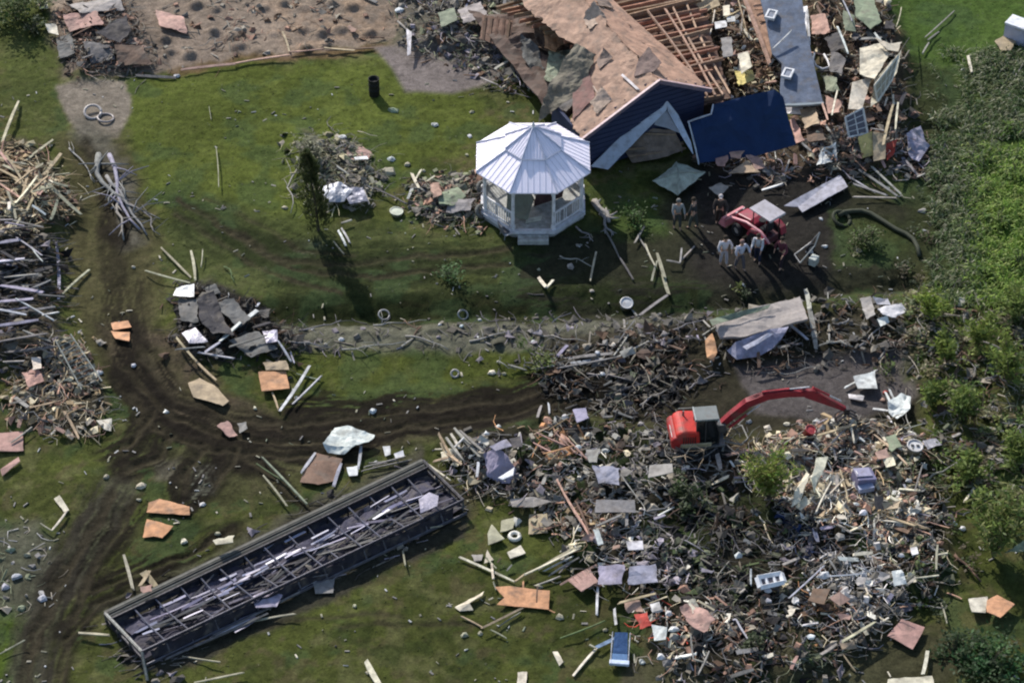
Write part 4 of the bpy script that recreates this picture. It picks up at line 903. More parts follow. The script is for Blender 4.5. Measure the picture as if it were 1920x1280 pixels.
def person(px, py, yaw, shirt, pants, label, armL=(.12,.05), armR=(.12,.05), step=.1, lean=.05, cap=None, hair=(.04,.03,.02), bend=0, suit=False, scale=1.0):
    p0 = G(px, py); root = empty('person', p0, yaw, label, 'person', None); root.scale = (scale,)*3
    V = []; Ed = []; Rd = []
    def nd(p, r, par=None): V.append(Vector(p)); Rd.append(r); i = len(V)-1; (Ed.append((par, i)) if par is not None else None); return i
    lx = lean
    pel = nd((0,0,.95), (.13,.15)); sp1 = nd((lx*.4+bend*.05,0,1.12), (.115,.14), pel); ch_ = nd((lx+bend*.15,0,1.33), (.125,.17), sp1)
    nk = nd((lx+.01+bend*.22,0,1.49), .06, ch_); hd0 = nd((lx+.03+bend*.26,0,1.57), .082, nk); hd1 = nd((lx+.03+bend*.27,0,1.66), .098, hd0); hd2 = nd((lx+.03+bend*.27,0,1.73), .07, hd1)
    J = {}
    for s, (fw, out) in ((1, armL), (-1, armR)):
        sh = nd((lx+bend*.17, s*.19, 1.42), .058, ch_); el = nd((lx+bend*.15+fw*.35, s*(.25+out), 1.15), .044, sh); wr = nd((lx+bend*.15+fw*1.25, s*(.24+out*.6), .93+abs(fw)*.35), .029, el)
        d = Vector((.25+fw, 0, -.9)).normalized(); hp_ = nd(V[wr]+d*.07, (.022,.036), wr); J[s] = (sh, el, wr)
        side = Vector((0,1,0)); fd = d
        for k, off in enumerate((-.027,-.009,.009,.026)):
            ln = (.06,.07,.066,.052)[k]; a = nd(V[hp_]+fd*.035+Vector((off*.9,0,0)), .009, hp_); b1 = nd(V[a]+fd*ln*.55+Vector((.008,-s*.004,0)), .0085, a); nd(V[b1]+fd*ln*.4+Vector((.0,-s*.018,0)), .007, b1)
        tb_ = nd(V[wr]+d*.045+Vector((.035,-s*.01,0)), .0105, hp_); nd(V[tb_]+d*.035+Vector((.015,-s*.012,0)), .009, tb_)
    K = {}
    for s in (1, -1):
        hp1 = nd((0, s*.09, .90), .088, pel); kn = nd((s*step*.6+.03, s*.11, .50), .058, hp1); an = nd((s*step, s*.12, .09), .038, kn); hl = nd((s*step-.04, s*.12, .045), .036, an); to = nd((s*step+.15, s*.13, .035), .032, an)
        K[s] = (hp1, kn, an, to)
    body = skin_mesh('body', V, Ed, Rd, SKIN, 'skin', root, 1)
    # face
    hc_ = V[hd1]; m = MB()
    for s in (-1, 1): m.box(hc_+Vector((.092, s*.035, .0)), (.012,.024,.012), None, (.03,.02,.02))
    m.build('eyes', 'skin', body); m = MB(); m.prism([(.088,.02),(.118,-.03),(.088,-.035)], -.014, .014, SKIN, Matrix.Translation(hc_)); m.build('nose', 'skin', body)
    m = MB(); m.box(hc_+Vector((.080,0,-.065)), (.02,.045,.010), None, (.3,.12,.1)); m.build('mouth', 'skin', body)
    for s in (-1, 1): m = MB(); m.box(hc_+Vector((0, s*.098, -.005)), (.035,.018,.055), None, SKIN); m.build('ear', 'skin', body, bevel=.006)
    m = MB(); m.lathe(hc_+Vector((-.012,0,.0)), [(.104,-.02),(.113,.03),(.103,.075),(.07,.115),(.02,.13)], cap or hair, 14)
    o = m.build('cap' if cap else 'hair', 'fabric', root, smooth=True)
    if cap: m = MB(); m.box(hc_+Vector((.13,0,.035)), (.11,.13,.012), None, cap); m.build('brim', 'fabric', o)
    # shirt and trousers as loose shells over the same joints
    idx = [pel, sp1, ch_, nk]; vs = [V[i] for i in idx]; r = [(.15,.175),(.135,.165),(.150,.195),(.075,.075)]; ed = [(0,1),(1,2),(2,3)]; vs[3] = V[nk]-Vector((0,0,.03)); vs[0] = vs[0]-Vector((0,0,.02))
    for s in (1, -1):
        sh, el, wr = J[s]; k0 = len(vs); vs += [V[sh], V[el], V[wr].lerp(V[el], .12)]; r += [.078,.062,.046]; ed += [(2,k0),(k0,k0+1),(k0+1,k0+2)]
    skin_mesh('shirt', vs, ed, r, shirt, 'fabric', root, 1)
    vs = [V[pel]+Vector((0,0,.03)), V[pel]-Vector((0,0,.04))]; r = [(.145,.165),(.15,.175)]; ed = [(0,1)]
    for s in (1, -1):
        hp1, kn, an, to = K[s]; k0 = len(vs); vs += [V[hp1]-Vector((0,0,.04)), V[kn], V[an]+Vector((0,0,.02))]; r += [.108,.082,.066]; ed += [(1,k0),(k0,k0+1),(k0+1,k0+2)]
    skin_mesh('trousers', vs, ed, r, pants, 'fabric', root, 1)
    for s in (1, -1):
        an, to = K[s][2], K[s][3]; skin_mesh('boot', [V[an]+Vector((-.03,0,.03)), V[an]+Vector((-.02,0,-.04)), V[to], V[to]+Vector((.05,0,0))], [(0,1),(1,2),(2,3)], [.05,.048,.042,.035], (.03,.028,.025), 'rubber', root, 1)
    return root
WS = (.55,.54,.56)
person(1356,497,math.radians(-75),WS,(.40,.38,.40),'person in white overalls, leftmost of the three by the small red tractor',armL=(.1,.08),armR=(.16,.08),cap=None)
person(1386,505,math.radians(-60),(.52,.52,.60),(.10,.09,.10),'person in a white jacket and dark trousers, middle of the three by the tractor',armL=(.2,.12),armR=(.05,.05),step=.18,hair=(.22,.14,.12))
person(1420,491,math.radians(-110),(.48,.49,.52),(.02,.025,.05),'person in a white shirt and navy trousers, nearest to the red tractor',armL=(.3,-.02),armR=(.28,-.02),bend=.4)
person(1269,428,math.radians(-80),(.26,.27,.26),(.05,.055,.05),'person in a grey hooded jacket standing below the pale green roof piece',armL=(.25,.02),armR=(.22,.02),hair=(.15,.15,.14))
person(1300,428,math.radians(150),(.04,.045,.045),(.06,.07,.06),'person in black clothes right of the pale green roof piece, back to the viewer',step=.15)
person(1348,420,math.radians(-95),(.05,.04,.035),(.035,.025,.02),'person in dark clothes with a pale sun hat, left of the small red tractor',armL=(.35,.1),armR=(.2,.05),cap=(.42,.38,.37))
person(1464,500,math.radians(-130),(.10,.03,.04),(.03,.02,.025),'person in a dark maroon jacket just right of the small red tractor',armL=(.3,.1),armR=(.1,.08),step=.2)

# pale green sheet lying corner-on
cpt = G(1272, 342); cn = empty('hip_roof_piece', cpt, 0, 'pale green square roof piece with a raised centre lying corner-on before the house', 'roof piece')
cc = [P(1224,340,.45), P(1268,304,.5), P(1322,323,.45), P(1271,366,.3)]; cm = sum(cc, Vector())/4 + Vector((0,0,.32)); n = 8; skirt = []
for i in range(4):
    m = MB(); vs = []; fs = []; a, b_ = cc[i]-cpt, cc[(i+1) % 4]-cpt
    for r_ in range(n+1):
        t = r_/n
        for c_ in range(n+1):
            u = c_/n; p = (cm-cpt).lerp(a.lerp(b_, u), t); p += Vector((mn.noise(p*3), mn.noise(p*3+Vector((4,4,4))), mn.noise(p*2.5)))*.09*t; vs.append(p)
    for r_ in range(n):
        for c_ in range(n): q = r_*(n+1)+c_; fs.append((q, q+1, q+n+2, q+n+1))
    m.add(vs, fs, (.36,.40,.32)); m.build('roof_face', 'sheet', cn)
for i in range(4):
    m = MB(); m.tube([cm-cpt+Vector((0,0,.02)), cc[i]-cpt+Vector((0,0,.02))], .035, .03, (.30,.33,.27), 5); m.build('hip_cap', 'sheet', cn)

# ================================================================== PLANTS
def leaves(m, c, rad, n, size, cols, squash=.8, up=.4):
    """many small leaf blades through an uneven volume"""
    c = Vector(c); cl = [(Vector((random.gauss(0,.42), random.gauss(0,.42), random.gauss(0,.38)*squash))*rad, U(.25,.5)*rad, random.choice(cols)) for _ in range(max(5, int(n/45)))]
    for _ in range(n):
        o_, r_, co = random.choice(cl); p = c + o_ + Vector((random.gauss(0,.5), random.gauss(0,.5), random.gauss(0,.45)))*r_
        a = U(0, 6.28); d = Vector((math.cos(a), math.sin(a), U(-.3, up+.2))).normalized(); s_ = d.cross(Vector((U(-.6,.6), U(-.4,.8), 1))).normalized(); L = size*U(.5, 1.5); ww = L*.28; f = U(.7, 1.35)
        m.add([p, p+d*L*.5+s_*ww, p+d*L, p+d*L*.5-s_*ww], [(0,1,2,3)], tuple(x*f for x in co))
def bush(px, py, rad, label, cols, n=500, size=.16, name='bush', cat='bush', group=None, stem=True, zf=.6, sq=.7):
    p0 = G(px, py); r = empty(name, p0, 0, label, cat, group); m = MB(); leaves(m, (0,0,rad*zf), rad, n, size, cols, sq); m.build('foliage', 'leaf', r)
    if stem:
        m = MB()
        for k in range(7): a = U(0,6.28); q = Vector((math.cos(a), math.sin(a), 0))*rad*U(.2,.7); m.tube([(0,0,-.05), q*.4+Vector((0,0,rad*.4)), q+Vector((0,0,rad*U(.6,1.3)))], .035, .012, (.11,.09,.06), 5)
        m.build('stems', 'bark', r)
    return r
GR1, GR2, GR3, YG, BG, BR = (.055,.095,.022), (.085,.13,.028), (.035,.06,.02), (.15,.18,.045), (.06,.08,.035), (.12,.10,.06)
# dark columnar tree
c0 = G(597, 432); ct = empty('columnar_tree', c0, 0, 'tall dark green columnar tree standing alone on the lawn', 'tree'); m = MB()
for k in range(2600):
    t = U(0,1)**.85; z = .15+t*4.3; r_ = (.50*math.sin(min(1, t*1.6+.25)*math.pi/2)*(1-t)**.55+.05)*U(.3,1.5)*(1+.9*mn.noise(Vector((z*1.5, 0, 3)))); a = U(0,6.28); p = Vector((math.cos(a)*r_, math.sin(a)*r_, z)) + Vector((-.35*t, 0, 0))
    d = Vector((math.cos(a)*.5, math.sin(a)*.5, 1)).normalized(); s_ = d.cross(Vector((math.cos(a+.8), math.sin(a+.8), 0))).normalized(); f = U(.6,1.3); m.add([p, p+d*.10+s_*.035, p+d*.22, p+d*.10-s_*.035], [(0,1,2,3)], (.075*f,.092*f,.036*f))
m.build('crown', 'leaf', ct); m = MB(); m.tube([(0,0,-.1),(-.05,0,1.5),(-.3,0,4.1)], .09, .02, (.07,.055,.04), 7); m.build('trunk', 'bark', ct)
def whip_tree(px, py, h, spread, n, label, cols, name='sapling', stems=9, lsize=.2):
    p0 = G(px, py); r = empty(name, p0, 0, label, 'tree'); m = MB(); lf_ = MB()
    for k in range(stems):
        a = U(0,6.28); q = Vector((math.cos(a), math.sin(a), 0))*spread*U(.2,1); hh = h*U(.65,1.05)
        pts = [Vector((0,0,-.05)), q*.25+Vector((0,0,hh*.4)), q*.65+Vector((0,0,hh*.75)), q+Vector((0,0,hh))]; m.tube(pts, .04, .01, (.12,.10,.06), 5)
        for _ in range(n//stems):
            t = U(.25,1)*2.999; i = int(t); p = pts[i].lerp(pts[i+1], t-i) + Vector((random.gauss(0,.12), random.gauss(0,.12), random.gauss(0,.12)))*spread
            b_ = U(0,6.28); d = Vector((math.cos(b_), math.sin(b_), U(-.1,1.2))).normalized(); s_ = d.cross(Vector((U(-1,1),U(-1,1),.3))).normalized(); L = lsize*U(.5,1.6); co = random.choice(cols); f = U(.7,1.3)
            lf_.add([p, p+d*L*.5+s_*L*.16, p+d*L, p+d*L*.5-s_*L*.16], [(0,1,2,3)], tuple(x*f for x in co))
    m.build('trunk', 'bark', r); lf_.build('crown', 'leaf', r); return r
whip_tree(1440, 935, 2.6, 1.3, 2000, 'yellow-green sapling among the rubble below the excavator boom', [(.24,.30,.06),(.16,.24,.05),(.26,.26,.09)], stems=16)
whip_tree(1862, 1045, 3.0, 1.5, 2200, 'feathery young tree at the right edge beside the bright green weeds', [(.20,.26,.07),(.24,.25,.10),(.13,.19,.05)], name='young_tree', stems=16, lsize=.26)
whip_tree(1745, 600, 1.5, .9, 900, 'bright yellow-green shrub at the left edge of the undergrowth, near the white litter', [(.26,.32,.07),(.18,.26,.05)], name='shrub', stems=10)
bush(1855,1250,1.25,'dense dark green bush at the bottom right corner, below the paired orange sheets',[(.03,.085,.025),(.05,.11,.03),GR3],1300,.2,sq=.45,zf=.4)
bush(1790,1225,.8,'small dark green bush left of the big corner bush',[GR3,(.04,.08,.025)],450)
for x, y, h_, sp_, lb in ((1890,720,2.2,1.2,'shaggy yellow-green sapling among the brown creepers at the right edge'),(1800,790,1.6,.9,'small olive sapling left of the tall shaggy one, among the creepers'),(1905,870,1.8,1.1,'olive green sapling above the feathery young tree'),(1775,680,1.4,.8,'thin pale green shrub at the upper left of the creepers'),(1830,650,1.5,.9,'bushy yellow-green shrub just below the rank grass'),(1745,760,1.2,.7,'low green shrub right of the crumpled white bag'),(1900,600,1.6,1.0,'bright shrub at the right edge where the rank grass ends'),(1815,900,1.3,.8,'scrubby green shrub above left of the feathery young tree'),(1900,1000,2.2,1.2,'yellow-green tree cut by the right edge, beside the feathery young tree')):
    whip_tree(x, y, h_, sp_, 800, lb, random.choice([[(.22,.27,.07),(.16,.22,.05)],[(.18,.20,.08),(.24,.24,.10)],[(.14,.20,.05),(.20,.25,.07)]]), name='shrub' if h_ < 2 else 'young_tree', stems=11, lsize=.24)
bush(842,528,.75,'low bright green bush on the dark lawn below the gazebo',[GR1,(.07,.14,.04)],350,.14)
bush(1190,425,.8,'rough green clump right of the gazebo',[GR1,GR3,(.05,.12,.02)],420,.14)
bush(1620,455,1.0,'mossy green bush inside the curve of the black hose',[(.10,.13,.05),GR2,(.14,.14,.07)],700,.15)
bush(1300,950,.8,'dark green bush in the dark middle of the rubble',[GR3,BG],350)
bush(1270,925,.6,'low leafy clump below the excavator',[BG,GR1],250)
bush(1415,1215,.6,'dull green weeds between the pinkish scraps and the ashy rubble',[BG,GR3],250)
bush(30,35,1.6,'leafy bush in the top left corner',[GR2,GR1,(.11,.14,.05)],900,.2)
bush(80,20,.9,'small green bush just right of the corner bush at top left',[GR1,YG],350)
bush(60,60,.6,'low dark green bush below the top left corner bush',[GR3,GR1],260)
bush(590,300,1.0,'pale leafless bush tangled round the foot of the dark columnar tree',[(.20,.20,.13),(.15,.16,.09),(.10,.12,.06)],600,.16)
bush(1010,690,.9,'grass-green bush at the left end of the long plank bundle',[GR2,YG],380,.15)
bush(1400,560,.5,'mossy clump behind the tan mattress pad',[BG,YG],160)
# rank grass and weeds at the right: long arching blades close to the ground
m = MB(); n_ = 0
while n_ < 15000:
    x, y = U(1745,1935), U(95,575); c_ = G(x, y); d_ = mn.noise(Vector((c_.x*.9, c_.y*.9, 2)))
    if d_ + .6*mn.noise(Vector((c_.x*.35, c_.y*.35, 7))) < U(-.5,.3) + (.25 if x < 1800 and y < 330 else 0): continue
    br_ = max(0, min(1, (x-1790)/70)) * max(0, min(1, (y-240)/90)); n_ += 1
    co = random.choice([(.24,.36,.06),(.30,.42,.08),(.16,.27,.05),(.36,.42,.13)]) if U(0,1) < br_ else random.choice([(.10,.16,.05),(.14,.18,.07),(.22,.24,.11),(.36,.36,.24),(.08,.14,.04)])
    f = U(.6,1.3); a = U(0,6.28); L = U(.18,.62); h_ = L*U(.15,.7); d = Vector((math.cos(a), math.sin(a), 0)); s_ = Vector((-d.y, d.x, 0))*U(.012,.035); z0 = max(0,d_)*.25
    p0 = c_+Vector((0,0,z0)); p1 = p0+d*L*.45+Vector((0,0,h_)); p2 = p0+d*L+Vector((0,0,h_*U(.2,.9))); c3 = tuple(q*f for q in co)
    m.add([p0-s_*.7, p0+s_*.7, p1+s_, p1-s_, p2], [(0,1,2,3),(3,2,4)], c3)
tag(m.build('undergrowth', 'leaf'), 'bright green rank grass and pale weeds at the right edge', 'undergrowth', kind='stuff')
for x, y, r_ in ((1905,330,.6),(1870,420,.7),(1915,500,.7),(1850,520,.5),(1890,250,.5)): bush(x, y, r_, {330:'rounded bright weed clump at the right edge below the white freezer',420:'bright green weed clump amid the undergrowth, second from the right edge',500:'lush green weed clump at the right edge above the brown creepers',520:'low green weed clump at the bottom of the bright undergrowth',250:'dull green weed clump in the upper undergrowth'}[y], [(.16,.24,.04),(.11,.19,.035)], 260, .2, name='weed_clump', cat='weeds', sq=.4, zf=.3)
m = MB()
for i in range(70):     # brown and green creepers
    x, y = U(1690,1930), U(560,940)
    if x < 1740 and y > 700: continue
    c_ = G(x, y, .12); leaves(m, c_, U(.4,.8), 110, .17, random.choice([[(.16,.21,.07),(.25,.22,.12),GR2],[(.14,.22,.05),(.30,.36,.10),(.20,.17,.09)],[(.22,.20,.10),(.30,.27,.17),(.12,.16,.06)]]), .35, .4)
    a = U(0,6.28); e = c_+Vector((math.cos(a), math.sin(a), .3)); m.tube([c_, c_.lerp(e,.5)+Vector((0,0,.2)), e], .03, .015, (.12,.10,.07), 4)
for x, y in ((1700,500),(1720,530),(1750,640),(1735,680),(1690,630),(1660,690),(1780,980),(1815,1040),(1750,1130),(1760,360),(1740,440)): leaves(m, G(x,y,.15), .7, 130, .15, [BG,BR,GR2], .4)
tag(m.build('creepers', 'leaf'), 'brownish green creepers over the debris at the right edge', 'creepers', kind='stuff')
# turf blades
m = MB(); k = 0
while k < 9000:
    x, y = U(-27,27), U(-20.5,27.5); c_ = gcol(x, y)
    if c_[1] < c_[0]*1.06 or U(0,1) > .3 + .9*mn.noise(Vector((x*.6, y*.6, 0)))+.4: k += .15; continue
    z = gh(x, y); a = U(0,6.28); d = Vector((math.cos(a)*.06, math.sin(a)*.06, 0)); h_ = U(.015,.04); f = U(.75,1.5); ln = Vector((U(-.07,.07), U(-.07,.07), h_))
    m.add([(x-d.x,y-d.y,z), (x+d.x,y+d.y,z), (x+ln.x,y+ln.y,z+ln.z)], [(0,1,2)], (c_[0]*f*1.05, c_[1]*f*1.1, c_[2]*f)); k += 1
tag(m.build('grass', 'leaf'), 'short uneven green lawn grass', 'grass', kind='stuff')

def inside(x, y, poly):
    c = False; n = len(poly)
    for i in range(n):
        a, b_ = poly[i], poly[(i+1) % n]
        if (a[1] > y) != (b_[1] > y) and x < (b_[0]-a[0])*(y-a[1])/(b_[1]-a[1])+a[0]: c = not c
    return c

# ================================================================== SINGLE THINGS PLACED BY HAND
# barrel
c0 = G(702, 178); bl = empty('barrel', c0, 0, 'black open barrel standing on the lawn near the bare slab', 'barrel'); bl.scale = (.85,.85,.9); m = MB()
m.lathe((0,0,0), [(.30,0),(.31,.02),(.31,.35),(.33,.37),(.31,.39),(.31,.70),(.33,.72),(.31,.74),(.31,1.05),(.33,1.08),(.29,1.08),(.28,.9)], (.014,.014,.013), 16); m.build('shell', 'rubber', bl, smooth=True)
# two pale rings
def ring(px, py, r, rr, col, label, z=.12, tilt=(0,0), name='ring', cat='ring', mat='paint'):
    c0 = G(px, py, z); m = MB(); M = Matrix.Rotation(tilt[0], 3, 'X') @ Matrix.Rotation(tilt[1], 3, 'Y'); pts = [c0 + M @ Vector((r*math.cos(a), r*math.sin(a), 0)) for a in [i*2*math.pi/20 for i in range(21)]]
    m.tube(pts, rr, rr, col, 7); return tag(m.build(name, mat, smooth=True), label, cat)
ring(174,210,.40,.07,(.40,.36,.33),'left one of two pale hoops on the round silted patch',.15,(.3,.1)); ring(198,221,.38,.055,(.30,.26,.24),'right, lower one of two pale hoops on the silted patch',.08,(-.1,.1))
ring(965,1005,.20,.09,(.6,.58,.5),'small white ring-shaped piece between the pale foam boards',.08)
ring(853,700,.16,.05,(.3,.28,.26),'small grey ring in the ditch debris right of the columnar tree shadow',.1,(.6,0))
ring(868,590,.22,.04,(.3,.3,.28),'thin grey ring at the ditch edge below the gazebo',.1,(.5,.3))
ring(720,590,.24,.04,(.3,.29,.28),'bent grey loop of pipe at the ditch edge, below the low tree shadow',.1,(.4,.2))
def bucket(px, py, r, h, col, label, lean=(0,0), rim=None, name='bucket', cat='bucket', holes=False):
    c0 = G(px, py, .02); b_ = empty(name, c0, 0, label, cat); b_.rotation_euler = (lean[0], lean[1], 0); m = MB()
    m.lathe((0,0,0), [(r*.85,0),(r,h),(r*1.08,h),(r*1.08,h+.03),(r*.9,h+.03),(r*.8,h*.2)], col, 14); s_ = m.build('shell', 'paint', b_, smooth=True)
    m = MB(); m.lathe((0,0,h*.93), [(r*.9,0),(r*.88,.02),(.01,.04)], rim or col, 14); ld = m.build('lid', 'paint', b_)
    if holes:
        m = MB()
        for s in (-.35, .35): m.box((s*r, 0, h+.0), (r*.4, r*.35, .06), None, (.05,.05,.05))
        m.build('socket', 'paint', ld)
    m = MB(); m.tube([(r,0,h*.95),(r*1.1,.1,h*.6),(0,r*1.25,h*.5),(-r*1.1,.1,h*.6),(-r,0,h*.95)], .012, .012, (.4,.4,.4), 4); m.build('handle', 'metal', b_)
bucket(1173,575,.28,.35,(.6,.59,.57),'white bucket in a dark puddle at the top of the crossed poles',(.35,.1))
bucket(1711,850,.32,.5,(.45,.42,.40),'grey tub with a white lid, right side rubble below the crumpled white bag',(.1,.1),(.65,.63,.6),'tub','tub',True)
bucket(1513,815,.22,.4,(.35,.03,.03),'red bucket on the rubble below the excavator boom',(.2,.3),(.42,.06,.06))
bucket(1797,572,.22,.3,(.55,.52,.42),'cream round pot at the foot of the bright undergrowth',(.4,0),(.6,.56,.46),'pot','pot')
bucket(743,402,.30,.18,(.45,.47,.36),'pale green mushroom-shaped lamp on grass left of the gazebo',(0,.1),(.5,.52,.4),'garden_lamp','lamp')
# house frontage chairs / ladder trellis
def trellis(p0, p1, wd, n, label, col=(.40,.40,.34)):
    a, b_ = G(*p0, .7), G(*p1, .15); c0 = a.lerp(b_, .5); r = empty('trellis', c0, 0, label, 'trellis'); d = (b_-a).normalized(); s_ = d.cross(Vector((0,0,1))).normalized()
    for s in (-1, 1): m = MB(); m.tube([a-c0+s_*wd/2*s*(.75 if s else 1), b_-c0+s_*wd/2*s], .035, .03, col, 5); m.build('side_rail', 'wood', r)
    for k in range(n): t = (k+.5)/n; q = a.lerp(b_, t)-c0; w2 = wd*(.75+.25*t)/2; m = MB(); m.tube([q-s_*w2, q+s_*w2], .022, .022, col, 4); m.build('slat', 'wood', r)
trellis((118,632),(172,722),.95,12,'slatted wooden trellis leaning on the lower right corner of the grey log pile')
# blue chair with white seat
c0 = G(1162, 1235); bc = empty('lounge_chair', c0, math.radians(-95), 'blue folding lounge chair with a white seat edge at the bottom of the rubble', 'chair'); bc.scale = (.82,.8,.8)
m = MB(); m.add(*(lambda M_: (M_.v, M_.f, (.035,.08,.18)))(sheet_bm([Vector(v) for v in ((-1.15,-.32,.55),(-.1,-.36,.3),(-.1,.36,.3),(-1.15,.3,.6))], .08, .03, (0,0,0), .15, 2))); m.build('backrest', 'fabric', bc)
m = MB(); m.add(*(lambda M_: (M_.v, M_.f, (.10,.18,.32)))(sheet_bm([Vector(v) for v in ((-.1,-.36,.3),(.35,-.38,.3),(.35,.38,.3),(-.1,.36,.3))], .03, .03, (0,0,0), .15, 2))); m.build('seat', 'fabric', bc)
m = MB(); m.box((.48,0,.3), (.26,.95,.16), None, (.50,.58,.70)); m.build('front_edge', 'paint', bc, bevel=.03)
for s in (-.42,.42): m = MB(); m.tube([(-1.15,s,.6),(-.1,s,.32),(.5,s,.26)], .025, .025, (.6,.6,.62), 5); m.build('side_tube', 'metal', bc)
for x in (-.9,.4):
    for s in (-.38,.38): m = MB(); m.tube([(x,s,.35),(x+.05,s,0)], .022, .022, (.5,.5,.5), 5); m.build('leg', 'metal', bc)
# lavender cabinet
c0 = G(1618, 905); cb_ = empty('cabinet', c0, .25, 'lavender cabinet tipped on its back in the right-hand rubble', 'cabinet'); cb_.scale = (.8,.8,.8); m = MB()
m.box((0,0,.35), (1.0,.9,.6), Matrix.Rotation(.15,3,'Y'), (.16,.15,.24)); m.build('carcass', 'paint', cb_, bevel=.03)
m = MB(); m.box((-.05,.08,.70), (.85,.62,.06), Matrix.Rotation(.15,3,'Y'), (.34,.32,.42)); dr = m.build('door', 'paint', cb_, bevel=.01); m = MB(); m.tube([(-.4,-.1,.82),(-.4,.15,.82)], .02, .02, (.6,.6,.6), 5); m.build('handle', 'metal', dr)
m = MB(); m.box((-.1,-.62,.25), (.8,.35,.3), None, (.30,.33,.44)); m.build('drawer', 'paint', cb_, bevel=.02)
# big white box at top right corner
c0 = G(1912, 78); fg = empty('chest_freezer', c0, math.radians(-35), 'white chest freezer standing in the grass at the top right corner', 'freezer')
m = MB(); m.box((0,0,.5), (1.5,.85,1.0), None, (.42,.43,.52)); m.build('cabinet', 'paint', fg, bevel=.04); m = MB(); m.box((0,0,1.05), (1.54,.89,.12), None, (.75,.75,.77)); ld = m.build('lid', 'paint', fg, bevel=.03)
m = MB(); m.box((0,-.47,1.0), (.3,.05,.05), None, (.3,.3,.3)); m.build('handle', 'metal', ld)
panel([(1865,78),(1885,64),(1905,78),(1895,95),(1878,98)], 't', .25, .12, 'tan crumpled cardboard left of the white chest freezer', 'cardboard', cat='cardboard')
# window frame, lattice panel, white window board
def window(pts, z, nx_, ny_, label, frame=(.62,.60,.56), glass=(.10,.09,.10), name='window_frame', cat='window', fr_=.055):
    q = [G(x, y, zz_) for (x, y), zz_ in zip(pts, z)]; c0 = sum(q, Vector())/4; q = [p-c0 for p in q]; r = empty(name, c0, 0, label, cat)
    L2 = lambda u, v: q[0].lerp(q[1], u).lerp(q[3].lerp(q[2], u), v)
    n = (q[1]-q[0]).cross(q[3]-q[0]).normalized(); n = n if n.z > 0 else -n
    m = MB(); m.add([p-n*.02 for p in q]+[p-n*.05 for p in q], [(0,1,2,3),(7,6,5,4),(0,4,5,1),(1,5,6,2),(2,6,7,3),(3,7,4,0)], glass); m.build('pane', 'glass', r)
    m = MB()
    for a, b_ in ((L2(0,0),L2(1,0)),(L2(1,0),L2(1,1)),(L2(1,1),L2(0,1)),(L2(0,1),L2(0,0))): m.tube([a, b_], fr_, fr_, frame, 4)
    m.build('frame', 'paint', r); m = MB()
    for i in range(1, nx_): m.tube([L2(i/nx_,0), L2(i/nx_,1)], fr_*.55, fr_*.55, frame, 4)
    for i in range(1, ny_): m.tube([L2(0,i/ny_), L2(1,i/ny_)], .025, .025, frame, 4)
    m.build('glazing_bar', 'paint', r)
window([(1585,220),(1618,203),(1627,250),(1592,257)], (1.3,1.3,.7,.7), 2, 4, 'white multi-pane window frame lying on the rubble above the yellow cardboard')
window([(1420,1082),(1464,1074),(1470,1091),(1426,1101)], (.75,.75,.65,.65), 3, 1, 'white board with three square openings in the lower rubble', (.75,.75,.75), fr_=.12)
window([(1640,160),(1684,105),(1672,150),(1645,190)], (1.7,1.5,.9,.9), 4, 2, 'cream latticed frame on the right face of the buckled panel', (.6,.56,.46), (.38,.33,.26), 'lattice_panel', 'lattice')
# patterned perforated board
pp = panel([(1598,155),(1634,144),(1616,206),(1590,205)], 'c', (1.5,1.5,1.0,1.0), .04, 'cream perforated board standing left of the buckled cream panel', 'perforated_board', ragged=.02, mat='sheet')
m = MB()
for i in range(5):
    for j in range(3):
        p = P(1600+j*10-i*2.5+2, 160+i*10-j*3, 1.56-i*.1)+Vector((0,0,.06)); m.lathe(p-pp.location, [(.07,0),(.07,.03)], (.06,.05,.05), 7)
m.build('hole', 'sheet', pp)
# bathtub rim
pts = [P(x, y, 1.3) for x, y in ((1527,100),(1524,112),(1530,124),(1542,130),(1556,126),(1552,114),(1545,102))]; m = MB(); m.tube(pts, .06, .06, (.6,.58,.58), 6)
tag(m.build('curved_pipe', 'paint', smooth=True), 'white curved pipe in the rubble right of the blue-grey slab', 'pipe')
# big hose
pts = [G(x, y, .14) for x, y in ((1572,404),(1583,398),(1597,396),(1615,395),(1632,400),(1655,414),(1680,430),(1698,438),(1712,448),(1720,462),(1724,480))]
m = MB(); m.tube(pts, .12, .10, (.045,.05,.03), 8); tag(m.build('hose', 'rubber', smooth=True), 'long dark green curved hose on the mud right of the workers', 'hose')
ring(1578,410,.42,.09,(.035,.04,.022),'dark coil at the left end of the curved hose',.15,(.2,.3),'coil','coil','rubber')
# folded metal sheet near the pool, mattress pad
panel([(1363,657),(1380,641),(1442,617),(1479,612),(1466,634),(1450,652),(1420,669),(1380,674)], 'v', (.25,.7,.9,.9,.7,.4,.2,.2), .14, 'folded violet-grey metal sheet with a bright crease above the mud pool', 'metal_sheet', mat='metal', res=.2)
panel([(1392,650),(1440,624),(1452,626),(1400,656)], 's', .85, .05, 'bright strip of metal along the fold of the violet-grey sheet', 'metal_sheet')
panel([(1338,598),(1380,588),(1440,572),(1500,556),(1515,600),(1470,612),(1400,630),(1350,632)], 'k', .7, .16, 'greyish tan mattress pad buckled over the ridge of debris', 'mattress', cat='mattress', mat='fabric', th=.12)
panel([(1330,600),(1345,595),(1445,570),(1440,578),(1370,600),(1335,610)], 'G', .95, .1, None)
panel([(1322,640),(1335,625),(1345,660),(1338,680),(1325,672)], 'o', .25, .2, 'torn orange-brown sheet standing in dark debris left of the folded metal', 'torn_sheet')
